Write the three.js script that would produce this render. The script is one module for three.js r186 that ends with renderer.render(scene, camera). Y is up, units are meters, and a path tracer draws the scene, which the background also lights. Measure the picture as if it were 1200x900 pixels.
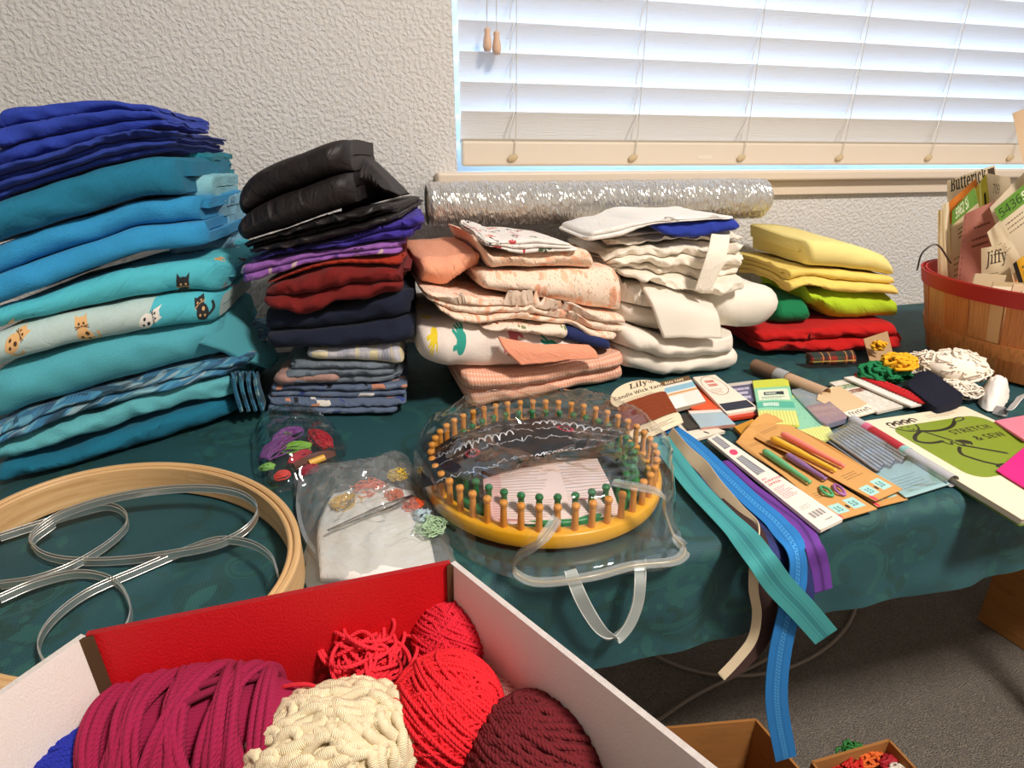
import * as THREE from 'three';
import { mergeGeometries, mergeVertices } from 'three/addons/utils/BufferGeometryUtils.js';
import { RoundedBoxGeometry } from 'three/addons/geometries/RoundedBoxGeometry.js';
import { ImprovedNoise } from 'three/addons/math/ImprovedNoise.js';
import { RectAreaLightUniformsLib } from 'three/addons/lights/RectAreaLightUniformsLib.js';

// ---------------------------------------------------------------- camera, sky, lamps, exposure
const scene = new THREE.Scene();
const FOCAL = 680, PITCH = Math.atan(265 / FOCAL), YAW = 0.264;            // focal length in pixels of a 1200 x 900 frame
const camera = new THREE.PerspectiveCamera(2 * Math.atan(450 / FOCAL) * 180 / Math.PI, 4 / 3, 0.02, 50);
camera.rotation.order = 'YXZ';
camera.position.set(0, 1.10, 0);
camera.rotation.set(-PITCH, -YAW, 0);
camera.updateMatrixWorld(true);
scene.background = new THREE.Color().setRGB(0.30, 0.58, 1.0);
scene.backgroundIntensity = 9;
const renderer = new THREE.WebGLRenderer({ antialias: true });
renderer.toneMapping = THREE.LinearToneMapping;
renderer.toneMappingExposure = 0.95;
renderer.shadowMap.enabled = true;
RectAreaLightUniformsLib.init();
const LAMP_AT = new THREE.Vector3(0.90, 2.62, 0.62), LAMP_SIZE = 0.34;
const lamp = new THREE.RectAreaLight(new THREE.Color().setRGB(1, 0.905, 0.81), 215, LAMP_SIZE, LAMP_SIZE);
lamp.position.copy(LAMP_AT).y -= 0.012; lamp.lookAt(LAMP_AT.x, 0, LAMP_AT.z); lamp.name = 'ceiling_lamp_light';
scene.add(lamp);

// ---------------------------------------------------------------- helpers
const V = (x, y, z) => new THREE.Vector3(x, y, z);
function mulberry(a) { return () => { a |= 0; a = a + 0x6D2B79F5 | 0; let t = Math.imul(a ^ a >>> 15, 1 | a); t = t + Math.imul(t ^ t >>> 7, 61 | t) ^ t; return ((t ^ t >>> 14) >>> 0) / 4294967296; }; }
const perlin = new ImprovedNoise();
const N3 = (x, y, z) => perlin.noise(x + 31.7, y + 17.3, z + 53.1);
const lerp = (a, b, t) => a + (b - a) * t, clamp = (x, a, b) => Math.min(b, Math.max(a, x)), smooth = (a, b, x) => { const t = clamp((x - a) / (b - a), 0, 1); return t * t * (3 - 2 * t); };
const eF = V(0, 0, -1).applyQuaternion(camera.quaternion), eR = V(1, 0, 0).applyQuaternion(camera.quaternion), eU = V(0, 1, 0).applyQuaternion(camera.quaternion);
// a pixel of the photograph gives a direction; the plane it lies on gives the distance
function ray(px, py) { return eF.clone().addScaledVector(eR, (px - 600) / FOCAL).addScaledVector(eU, -(py - 450) / FOCAL); }
function onY(px, py, y = TT) { const d = ray(px, py); return d.multiplyScalar((y - camera.position.y) / d.y).add(camera.position); }
function onZ(px, py, z) { const d = ray(px, py); return d.multiplyScalar((z - camera.position.z) / d.z).add(camera.position); }
function vplane(ax, az, bx, bz) {            // an upright plane through two points of the plan
  const dir = V(bx - ax, 0, bz - az).normalize(), n = V(-dir.z, 0, dir.x); if (n.z < 0) n.negate();
  return { n, dir, back: n.clone().negate(), hit(q, off = 0) {
    const d = ray(q[0], q[1]), p0 = V(ax, 0, az).addScaledVector(n, off);
    return d.multiplyScalar(p0.clone().sub(camera.position).dot(n) / d.dot(n)).add(camera.position); } };
}
const TT = 0.742;                            // top of the tablecloth
const taken = {};
function numbered(n) { const k = taken[n] = (taken[n] ?? -1) + 1; return k ? n + '_' + String(k).padStart(3, '0') : n; }
function tag(o, label, category, group) { o.userData.label = label; o.userData.category = category; if (group) o.userData.group = group; return o; }
function thing(name, label, category, group) { const g = new THREE.Group(); g.name = numbered(name); scene.add(g); return tag(g, label, category, group); }
function part(parent, name, geo, mat, label) { const m = new THREE.Mesh(geo, mat); m.name = name; if (label) m.userData.label = label; m.castShadow = m.receiveShadow = true; parent.add(m); return m; }
function one(name, label, category, geo, mat, group) { const m = new THREE.Mesh(geo, mat); m.name = numbered(name); m.castShadow = m.receiveShadow = true; scene.add(m); return tag(m, label, category, group); }
function struct(name, geo, mat) { const m = new THREE.Mesh(geo, mat); m.name = name; m.castShadow = m.receiveShadow = true; m.userData.kind = 'structure'; scene.add(m); return m; }
const bare = (g) => { const h = g.index ? g.toNonIndexed() : g; for (const k of Object.keys(h.attributes)) if (!['position', 'normal', 'uv'].includes(k)) h.deleteAttribute(k); return h; };
const join = (...gs) => mergeGeometries(gs.flat().map(bare));
function box(x0, y0, z0, x1, y1, z1, r = 0, mat4) {
  const g = r ? new RoundedBoxGeometry(x1 - x0, y1 - y0, z1 - z0, 2, r) : new THREE.BoxGeometry(x1 - x0, y1 - y0, z1 - z0);
  g.translate((x0 + x1) / 2, (y0 + y1) / 2, (z0 + z1) / 2); if (!r) boxUV(g); if (mat4) g.applyMatrix4(mat4); return g;
}
function boxUV(g) {                           // uv in metres
  const p = g.attributes.position, n = g.attributes.normal, u = g.attributes.uv;
  for (let i = 0; i < p.count; i++) { const ax = Math.abs(n.getX(i)), ay = Math.abs(n.getY(i));
    if (ax > 0.6) u.setXY(i, p.getZ(i), p.getY(i)); else if (ay > 0.6) u.setXY(i, p.getX(i), p.getZ(i)); else u.setXY(i, p.getX(i), p.getY(i)); }
  return g;
}
function grid(nu, nv, fn, flip) {             // an indexed surface fn(i/nu, j/nv) -> Vector3 ; uv by fnuv or 0..1
  const pos = [], uv = [], idx = [];
  for (let j = 0; j <= nv; j++) for (let i = 0; i <= nu; i++) { const p = fn(i / nu, j / nv); pos.push(p.x, p.y, p.z); uv.push(p.u ?? i / nu, p.v ?? j / nv); }
  for (let j = 0; j < nv; j++) for (let i = 0; i < nu; i++) { const a = j * (nu + 1) + i, b = a + 1, c = a + nu + 1, d = c + 1; flip ? idx.push(a, c, b, b, c, d) : idx.push(a, b, c, b, d, c); }
  const g = new THREE.BufferGeometry(); g.setAttribute('position', new THREE.Float32BufferAttribute(pos, 3)); g.setAttribute('uv', new THREE.Float32BufferAttribute(uv, 2)); g.setIndex(idx); g.computeVertexNormals(); return g;
}
function curveOf(pts, closed = false) { return pts.length === 2 && !closed ? new THREE.LineCurve3(pts[0], pts[1]) : new THREE.CatmullRomCurve3(pts, closed, 'centripetal'); }
function tube(pts, r, seg = 0, radial = 6, closed = false) { return new THREE.TubeGeometry(curveOf(pts, closed), seg || pts.length * 3, r, radial, closed); }
// a sheet through a net of points, with thickness and wrinkles
function sheetGeo(net, { t = 0.002, nu = 28, nv = 20, wr = 0.0015, fr = 22, seed = 1, lump } = {}) {
  const rows = net.map((r) => curveOf(r)), cols = (u) => curveOf(rows.map((c) => c.getPoint(u)));
  const top = []; let W = 0, H = 0;
  for (let i = 1; i <= 12; i++) { W += rows[0].getPoint(i / 12).distanceTo(rows[0].getPoint((i - 1) / 12)); }
  for (let i = 0; i <= nu; i++) { const c = cols(i / nu); const col = []; for (let j = 0; j <= nv; j++) { const p = c.getPoint(j / nv); p.y += wr * (N3(p.x * fr, p.z * fr + seed, p.y * fr) + 0.6 * N3(p.x * fr * 2.3 + seed, p.z * fr * 2.3, p.y * fr)); p.z += wr * N3(p.x * fr + seed * 3, p.y * fr, 4); if (lump) lump(p, i / nu, j / nv); col.push(p); } top.push(col); }
  for (let j = 1; j <= nv; j++) H += top[nu >> 1][j].distanceTo(top[nu >> 1][j - 1]);
  const at = (u, v) => top[Math.round(u * nu)][Math.round(v * nv)];
  const g1 = grid(nu, nv, (u, v) => { const p = at(u, v).clone(); p.u = u * W; p.v = v * H; return p; }, true);
  if (!t) return g1;
  const n = g1.attributes.normal, pos = g1.attributes.position, K = pos.count, P = [...pos.array], U = [...g1.attributes.uv.array], I = [...g1.index.array];
  for (let k = 0; k < K; k++) { P.push(pos.getX(k) - n.getX(k) * t, pos.getY(k) - n.getY(k) * t, pos.getZ(k) - n.getZ(k) * t); U.push(g1.attributes.uv.getX(k), g1.attributes.uv.getY(k)); }
  const m = g1.index.count; for (let k = 0; k < m; k += 3) I.push(I[k] + K, I[k + 2] + K, I[k + 1] + K);
  const rim = []; for (let i = 0; i <= nu; i++) rim.push(i); for (let j = 1; j <= nv; j++) rim.push(j * (nu + 1) + nu); for (let i = nu - 1; i >= 0; i--) rim.push(nv * (nu + 1) + i); for (let j = nv - 1; j > 0; j--) rim.push(j * (nu + 1));
  for (let k = 0; k < rim.length; k++) { const a = rim[k], b = rim[(k + 1) % rim.length]; I.push(a, b, a + K, b, b + K, a + K); }
  const g = new THREE.BufferGeometry(); g.setAttribute('position', new THREE.Float32BufferAttribute(P, 3)); g.setAttribute('uv', new THREE.Float32BufferAttribute(U, 2)); g.setIndex(I); g.computeVertexNormals(); return g;
}
// a strip of given width swept along points; side(i) gives the width direction
function stripGeo(pts, side, w, t, seg = 60, uLen = 1) {
  const c = curveOf(pts), ring = [[-0.5, -0.5], [0.5, -0.5], [0.5, 0.5], [-0.5, 0.5]], pos = [], uv = [], idx = []; let L = 0, last = null;
  for (let i = 0; i <= seg; i++) { const s = i / seg, p = c.getPoint(s), tan = c.getTangent(s), sd = side(s).clone(); sd.addScaledVector(tan, -sd.dot(tan)).normalize(); const nn = sd.clone().cross(tan).normalize();
    if (last) L += p.distanceTo(last); last = p; const ww = typeof w === 'function' ? w(s) : w;
    for (let f = 0; f < 4; f++) for (const k of [f, (f + 1) % 4]) { const q = p.clone().addScaledVector(sd, ring[k][0] * ww).addScaledVector(nn, ring[k][1] * t); pos.push(q.x, q.y, q.z); uv.push(L * uLen, ring[k][0] + 0.5); } }
  for (let i = 0; i < seg; i++) for (let f = 0; f < 4; f++) { const a = i * 8 + f * 2, b = a + 1, d = a + 8, e = d + 1; idx.push(a, b, d, b, e, d); }
  for (const [o, s] of [[0, 1], [seg * 8, -1]]) s > 0 ? idx.push(o, o + 4, o + 2, o, o + 6, o + 4) : idx.push(o, o + 2, o + 4, o, o + 4, o + 6);
  const g = new THREE.BufferGeometry(); g.setAttribute('position', new THREE.Float32BufferAttribute(pos, 3)); g.setAttribute('uv', new THREE.Float32BufferAttribute(uv, 2)); g.setIndex(idx); g.computeVertexNormals(); return g;
}
// a cloth folded back and forth: the pleated ribbon (n layers) is swept along the pile's front
function clothGeo({ pl, bot, top, d = 0.26, n = 4, par = 0, off = 0, wr = 0.0035, fr = 11, seed = 1, segs = 60, er = 0.02, jit = 0.018, rag = 0.06, back = pl.back, bdy = 0, thin = 0.9, open = 0 }) {
  const rnd = mulberry(seed * 7919 + 13), B = curveOf(bot.map((q) => pl.hit(q, off))), T = curveOf(top.map((q) => pl.hit(q, off)));
  let H = 0, W = B.getLength(); for (let i = 0; i <= 10; i++) H += B.getPoint(i / 10).distanceTo(T.getPoint(i / 10)) / 11;
  const r = H / (2 * n), th = r * thin, C = [];
  let lay = [];
  for (let i = 0; i < n; i++) {
    const toFront = (i + par) % 2 === 0, h = (2 * i + 1) * r, turnHere = i < n - 1;
    const fA = i === 0 || !lay.length ? rnd() * jit + (toFront ? 2 * r : th) : lay.at(-1).next, fB = rnd() * jit;
    const hasFrontTurn = toFront && turnHere, front = toFront ? (hasFrontTurn ? fB + 2 * r : fB * 1.6) : lay.length ? lay.at(-1).next : fB * 1.6;
    const bk = d - 2 * r - rnd() * jit;
    const e0 = rnd() * rag, e1 = rnd() * rag, K = 10;
    for (let k = 0; k <= K; k++) { const s = (toFront ? 1 - k / K : k / K) ** 1.7; C.push({ b: lerp(front, bk, s), h, e0, e1 }); }
    if (turnHere) { const at = toFront ? front : bk, sg = toFront ? -1 : 1; for (let k = 1; k < 7; k++) { const a = -Math.PI / 2 + k / 7 * Math.PI; C.push({ b: at + sg * Math.cos(a) * r, h: h + r + Math.sin(a) * r, e0, e1 }); } }
    lay.push({ next: front });
  }
  // blend the ragged ends along the ribbon
  for (let pass = 0; pass < 4; pass++) for (let k = 1; k < C.length - 1; k++) for (const e of ['e0', 'e1']) C[k][e] = (C[k - 1][e] + C[k][e] * 2 + C[k + 1][e]) / 4;
  const K = C.length, Ls = [], Rs = []; let arc = 0;
  for (let k = 0; k < K; k++) { const p = C[Math.max(0, k - 1)], q = C[Math.min(K - 1, k + 1)], l = Math.hypot(q.b - p.b, q.h - p.h) || 1, nb = -(q.h - p.h) / l, nh = (q.b - p.b) / l; if (k) arc += Math.hypot(C[k].b - C[k - 1].b, C[k].h - C[k - 1].h);
    Ls.push([C[k].b + nb * th, C[k].h + nh * th]); Rs.push([C[k].b - nb * th, C[k].h - nh * th]); C[k].arc = arc; }
  const side = pl.dir, out = pl.n;
  const warp = (a, k, bh) => { const c = C[k], a2 = lerp(c.e0, 1 - c.e1, a), b = bh[0], h = bh[1] / H, P = B.getPoint(a2).lerp(T.getPoint(a2), h);
    const e = Math.min(a, 1 - a) * W; let inset = 0; if (e < er) inset = er - Math.sqrt(Math.max(0, er * er - (er - e) ** 2));
    P.addScaledVector(back, b + inset * clamp(1 - b / d, 0, 1)); P.y += bdy * (b / d) * h - inset * 0.25 * (h - 0.3) * (n > 2 ? 1 : 1.5);
    const w = N3(P.x * fr + seed, P.y * fr * 1.7, P.z * fr * 0.8) + 0.55 * (1 - 2.6 * Math.abs(N3(P.x * fr * 1.9 + P.y * fr, P.y * fr * 2.6 - P.x * fr * 0.6, P.z * fr * 1.6 + seed))) + 0.35 * N3(P.x * fr * 5, P.y * fr * 7, P.z * fr * 4 + seed);
    P.addScaledVector(out, wr * w * 1.6); P.y += wr * 0.8 * N3(P.x * fr * 1.2, 7 + seed, P.z * fr * 1.2) + wr * 0.5 * N3(P.x * fr * 3, 3 + seed, P.z * fr * 3); return P; };
  const pos = [], uv = [], idx = [], S = segs, row = K * 2;
  for (let j = 0; j <= S; j++) for (let k = 0; k < K; k++) for (const X of [Ls, Rs]) { const P = warp(j / S, k, X[k]); pos.push(P.x, P.y, P.z); uv.push(j / S * W, C[k].arc); }
  const id = (j, k, s) => j * row + k * 2 + s;
  for (let j = 0; j < S; j++) { for (let k = 0; k < K - 1; k++) { idx.push(id(j, k, 0), id(j, k + 1, 0), id(j + 1, k, 0), id(j, k + 1, 0), id(j + 1, k + 1, 0), id(j + 1, k, 0)); idx.push(id(j, k, 1), id(j + 1, k, 1), id(j, k + 1, 1), id(j, k + 1, 1), id(j + 1, k, 1), id(j + 1, k + 1, 1)); }
    idx.push(id(j, 0, 0), id(j + 1, 0, 0), id(j, 0, 1), id(j + 1, 0, 0), id(j + 1, 0, 1), id(j, 0, 1)); idx.push(id(j, K - 1, 0), id(j, K - 1, 1), id(j + 1, K - 1, 0), id(j + 1, K - 1, 0), id(j, K - 1, 1), id(j + 1, K - 1, 1)); }
  let base = pos.length / 3;
  for (const j of [0, S]) { for (let k = 0; k < K; k++) for (const s of [0, 1]) { const q = id(j, k, s) * 3; pos.push(pos[q], pos[q + 1], pos[q + 2]); uv.push(k * 0.001, s * 0.004); }
    for (let k = 0; k < K - 1; k++) { const a = base + k * 2; j ? idx.push(a, a + 2, a + 1, a + 1, a + 2, a + 3) : idx.push(a, a + 1, a + 2, a + 1, a + 3, a + 2); } base += K * 2; }
  const g = new THREE.BufferGeometry(); g.setAttribute('position', new THREE.Float32BufferAttribute(pos, 3)); g.setAttribute('uv', new THREE.Float32BufferAttribute(uv, 2)); g.setIndex(idx); g.computeVertexNormals(); return g;
}

// cloths of one pile are laid on each other: what would sink into the cloth below is lifted onto it
const CELL = 0.004, FX0 = -0.9, FZ0 = -1.25, FNX = 600, FNZ = 160;
function raster(g, top, bot) { const p = g.attributes.position, ix = g.index.array, a = V(0, 0, 0), b = V(0, 0, 0), c = V(0, 0, 0);
  for (let k = 0; k < ix.length; k += 3) { a.fromBufferAttribute(p, ix[k]); b.fromBufferAttribute(p, ix[k + 1]); c.fromBufferAttribute(p, ix[k + 2]); const n = Math.min(12, Math.max(1, Math.ceil(Math.max(a.distanceTo(b), b.distanceTo(c), c.distanceTo(a)) / 0.0035)));
    for (let i = 0; i <= n; i++) for (let j = 0; j <= n - i; j++) { const u = i / n, v = j / n, w = 1 - u - v, x = Math.floor((a.x * w + b.x * u + c.x * v - FX0) / CELL), z = Math.floor((a.z * w + b.z * u + c.z * v - FZ0) / CELL), y = a.y * w + b.y * u + c.y * v; if (x < 0 || z < 0 || x >= FNX || z >= FNZ) continue; const q = z * FNX + x; if (y > top[q]) top[q] = y; if (bot && y < bot[q]) bot[q] = y; } } }
function settle(g, pl, limit = 0.04) {
  const T = new Float32Array(FNX * FNZ).fill(-9), B = new Float32Array(FNX * FNZ).fill(9); raster(g, T, B); pl.field ??= new Float32Array(FNX * FNZ).fill(TT + 0.0015);
  let lift = new Float32Array(FNX * FNZ); for (let q = 0; q < T.length; q++) if (T[q] > -5) { let f = pl.field[q]; const d = f + 0.0012 - B[q]; if (d > 0 && d < limit) lift[q] = d; }
  const pass = (src, r, max) => { const mid = new Float32Array(src.length), out = new Float32Array(src.length); for (let z = 0; z < FNZ; z++) for (let x = 0; x < FNX; x++) { let m = 0; for (let k = -r; k <= r; k++) { const v = src[z * FNX + clamp(x + k, 0, FNX - 1)]; m = max ? Math.max(m, v) : m + v / (2 * r + 1); } mid[z * FNX + x] = m; } for (let z = 0; z < FNZ; z++) for (let x = 0; x < FNX; x++) { let m = 0; for (let k = -r; k <= r; k++) { const v = mid[clamp(z + k, 0, FNZ - 1) * FNX + x]; m = max ? Math.max(m, v) : m + v / (2 * r + 1); } out[z * FNX + x] = m; } return out; };
  lift = pass(pass(pass(lift, 6, true), 5, false), 3, false); const T2 = pass(T.map((y) => Math.max(0, y)), 1, true);
  const p = g.attributes.position; for (let i = 0; i < p.count; i++) { const x = clamp(Math.floor((p.getX(i) - FX0) / CELL), 0, FNX - 1), z = clamp(Math.floor((p.getZ(i) - FZ0) / CELL), 0, FNZ - 1), q = z * FNX + x, L = lift[q]; if (!L) continue; const b = Math.min(B[q], p.getY(i)), t = Math.max(T2[q], b + 0.004), s = clamp((p.getY(i) - b) / (t - b), 0, 1), over = Math.max(0, L - 0.6 * (t - b)); p.setY(i, p.getY(i) + L * (1 - s) + over * s); }
  g.computeVertexNormals(); raster(g, pl.field, null); return g; }

// ---------------------------------------------------------------- textures and materials
function canvasTex(w, h, draw, { repeat, srgb = true } = {}) {
  const c = document.createElement('canvas'); c.width = w; c.height = h; draw(c.getContext('2d'), w, h);
  const t = new THREE.CanvasTexture(c); if (srgb) t.colorSpace = THREE.SRGBColorSpace; t.wrapS = t.wrapT = THREE.RepeatWrapping; if (repeat) t.repeat.set(repeat[0], repeat[1]); t.anisotropy = 8; return t;
}
function dataTex(n, fn, repeat) {             // grey texture, tileable when fn is periodic in 0..1
  const a = new Uint8Array(n * n * 4);
  for (let y = 0; y < n; y++) for (let x = 0; x < n; x++) { const v = clamp(fn(x / n, y / n), 0, 1) * 255, i = (y * n + x) * 4; a[i] = a[i + 1] = a[i + 2] = v; a[i + 3] = 255; }
  const t = new THREE.DataTexture(a, n, n); t.magFilter = THREE.LinearFilter; t.minFilter = THREE.LinearFilter; t.wrapS = t.wrapT = THREE.RepeatWrapping; t.repeat.set(repeat, repeat); t.needsUpdate = true; return t;
}
function tnoise(u, v, f, s = 0) {             // tileable gradient noise with f cells across
  f = Math.round(f); const x = u * f, y = v * f, x0 = Math.floor(x), y0 = Math.floor(y), fx = x - x0, fy = y - y0;
  const gr = (i, j) => { i = ((i % f) + f) % f; j = ((j % f) + f) % f; let h = Math.imul(i + 1, 374761393) ^ Math.imul(j + 7, 668265263) ^ Math.imul(Math.round(s * 10) + 11, 1274126177); h = Math.imul(h ^ h >>> 13, 1103515245); h ^= h >>> 16; return (h >>> 0) / 4294967296 * 6.2832; };
  const d = (i, j) => { const a = gr(x0 + i, y0 + j); return Math.cos(a) * (fx - i) + Math.sin(a) * (fy - j); }, q = (t) => t * t * t * (t * (t * 6 - 15) + 10), sx = q(fx), sy = q(fy);
  return lerp(lerp(d(0, 0), d(1, 0), sx), lerp(d(0, 1), d(1, 1), sx), sy) * 1.4;
}
const T_wall = dataTex(512, (u, v) => { const a = tnoise(u, v, 40) + 0.5 * tnoise(u, v, 81, 4); return 0.75 * smooth(-0.45, 0.5, a) + 0.25 * (0.5 + tnoise(u, v, 160, 2)); }, 1 / 0.30);
const T_fleece = dataTex(256, (u, v) => 0.5 + 0.6 * tnoise(u, v, 60, 1) + 0.35 * tnoise(u, v, 120, 2), 1 / 0.06);
const T_weave = dataTex(128, (u, v) => 0.5 + 0.25 * Math.sin(u * 2 * Math.PI * 24) * Math.cos(v * 2 * Math.PI * 24) + 0.3 * tnoise(u, v, 30, 3), 1 / 0.03);
const T_crease = dataTex(512, (u, v) => { const r = (f, s) => 1 - Math.min(1, Math.abs(tnoise(u, v, f, s)) * 4); const w = 0.12 * tnoise(u, v, 5, 9); return 0.35 + 0.28 * r(6, 1) ** 2 + 0.22 * r(11, 2) ** 2 + 0.5 * w + 0.10 * r(23, 3) + 0.07 * tnoise(u, v, 170, 4); }, 1 / 0.17);
const T_fine = dataTex(256, (u, v) => 0.5 + 0.5 * tnoise(u, v, 40, 5) + 0.3 * tnoise(u, v, 110, 6), 1 / 0.10);
const lin = (hex) => new THREE.Color(hex);
function std(hex, o = {}) { return new THREE.MeshStandardMaterial({ color: lin(hex), roughness: 0.7, ...o }); }
function fab(hex, kind = 'cotton', o = {}) {
  const m = new THREE.MeshPhysicalMaterial({ color: lin(hex), roughness: 0.95, side: THREE.DoubleSide, ...o });
  if (kind === 'fleece') { m.bumpMap = T_fleece; m.bumpScale = 0.0006; m.sheen = 0.35; m.sheenRoughness = 0.6; m.sheenColor = lin(hex).lerp(new THREE.Color(1, 1, 1), 0.4); }
  else if (kind === 'taffeta') { m.roughness = 0.55; m.bumpMap = T_crease; m.bumpScale = 0.0016; m.sheen = 0.06; m.sheenColor = lin('#8a7f84'); m.sheenRoughness = 0.4; }
  else { m.bumpMap = T_crease; m.bumpScale = 0.0014; m.sheen = 0.12; m.sheenColor = lin('#ffffff'); m.sheenRoughness = 0.7; }
  return m;
}
// ---------------------------------------------------------------- the room
const WZ = -1.2, M_wall = std('#dfddda', { roughness: 0.9, bumpMap: T_wall, bumpScale: 0.0017 });
const M_white = std('#f0eeea', { roughness: 0.5 });
const X0 = -1.7, X1 = 2.7, Z1 = 2.4, YC = 2.74, OX0 = 0.213, OX1 = 2.07, OY0 = 1.072, OY1 = 2.12;
struct('wall_back', join(box(X0 - 0.14, 0, WZ - 0.14, OX0, YC, WZ), box(OX1, 0, WZ - 0.14, X1 + 0.14, YC, WZ), box(OX0, 0, WZ - 0.14, OX1, OY0, WZ), box(OX0, OY1, WZ - 0.14, OX1, YC, WZ)), M_wall);
struct('wall_left', box(X0 - 0.14, 0, WZ, X0, YC, Z1), M_wall);
struct('wall_right', box(X1, 0, WZ, X1 + 0.14, YC, Z1), M_wall);
struct('wall_front', box(X0 - 0.14, 0, Z1, X1 + 0.14, YC, Z1 + 0.14), M_wall);
struct('ceiling', box(X0 - 0.14, YC, WZ - 0.14, X1 + 0.14, YC + 0.12, Z1 + 0.14), M_white);
const T_carpet = canvasTex(512, 512, (c, w, h) => { const r = mulberry(5); c.fillStyle = '#8d857a'; c.fillRect(0, 0, w, h); for (let i = 0; i < 26000; i++) { const v = r(); c.fillStyle = ['#ada396', '#716a62', '#bdb3a6', '#5b5550', '#92897f', '#7a747c'][Math.floor(v * 6)]; c.globalAlpha = 0.55; c.fillRect(r() * w, r() * h, 1.5 + r() * 2.5, 1.5 + r() * 2.5); } }, { repeat: [1 / 0.35, 1 / 0.35] });
const T_pile = dataTex(256, (u, v) => 0.5 + 0.7 * tnoise(u, v, 70, 8) + 0.5 * tnoise(u, v, 128, 9), 1 / 0.16);
struct('floor', box(X0 - 0.14, -0.1, WZ - 0.14, X1 + 0.14, 0, Z1 + 0.14), new THREE.MeshStandardMaterial({ map: T_carpet, roughness: 1, bumpMap: T_pile, bumpScale: 0.006 }));
struct('baseboard_back', box(X0, 0, WZ, X1, 0.085, WZ + 0.012, 0.003), M_white);
// window behind the blind: frame, sash, pane; sill nose and apron in front of the wall
const M_vinyl = std('#e4e7ea', { roughness: 0.45 });
const win = new THREE.Group(); win.name = 'window_1'; win.userData.kind = 'structure'; scene.add(win);
const gz = WZ - 0.125;
part(win, 'window_frame', join(box(OX0, OY0, gz - 0.02, OX0 + 0.035, OY1, gz + 0.02), box(OX1 - 0.035, OY0, gz - 0.02, OX1, OY1, gz + 0.02), box(OX0 + 0.035, OY0, gz - 0.02, OX1 - 0.035, OY0 + 0.03, gz + 0.02), box(OX0 + 0.035, OY1 - 0.035, gz - 0.02, OX1 - 0.035, OY1, gz + 0.02)), M_vinyl);
part(win, 'sash_rail', box(OX0 + 0.035, OY0 + 0.03, gz - 0.012, OX1 - 0.035, OY0 + 0.042, gz + 0.012), M_vinyl);
part(win, 'mullion', box(1.12, OY0 + 0.042, gz - 0.014, 1.155, OY1 - 0.035, gz + 0.014), M_vinyl);
const M_pane = new THREE.MeshPhysicalMaterial({ color: 0xffffff, transmission: 1, thickness: 0, roughness: 0, ior: 1.45 });
part(win, 'pane', box(OX0 + 0.035, OY0 + 0.042, gz - 0.003, 1.12, OY1 - 0.035, gz + 0.003), M_pane);
part(win, 'pane', box(1.155, OY0 + 0.042, gz - 0.003, OX1 - 0.035, OY1 - 0.035, gz + 0.003), M_pane);
const M_sill = std('#e6d6c2', { roughness: 0.45 });
struct('trim_1', box(0.168, OY0 - 0.020, WZ - 0.1, 2.12, OY0 + 0.002, WZ + 0.034, 0.006), M_sill).userData.label = 'ivory window sill with rounded nose';
struct('trim_2', box(0.185, OY0 - 0.052, WZ, 2.10, OY0 - 0.020, WZ + 0.014, 0.003), M_sill).userData.label = 'ivory apron board under the window sill';
// ceiling lamp
{ const t = thing('ceiling_lamp', 'square white flush ceiling lamp with glowing diffuser', 'lamp'), h = LAMP_SIZE / 2 + 0.02;
  part(t, 'lamp_housing', box(LAMP_AT.x - h, LAMP_AT.y + 0.004, LAMP_AT.z - h, LAMP_AT.x + h, YC, LAMP_AT.z + h, 0.01), M_white);
  part(t, 'diffuser', box(LAMP_AT.x - h + 0.02, LAMP_AT.y - 0.008, LAMP_AT.z - h + 0.02, LAMP_AT.x + h - 0.02, LAMP_AT.y + 0.004, LAMP_AT.z + h - 0.02), new THREE.MeshStandardMaterial({ color: 0xffffff, emissive: new THREE.Color().setRGB(1, 0.82, 0.62), emissiveIntensity: 3 })); }
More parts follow.
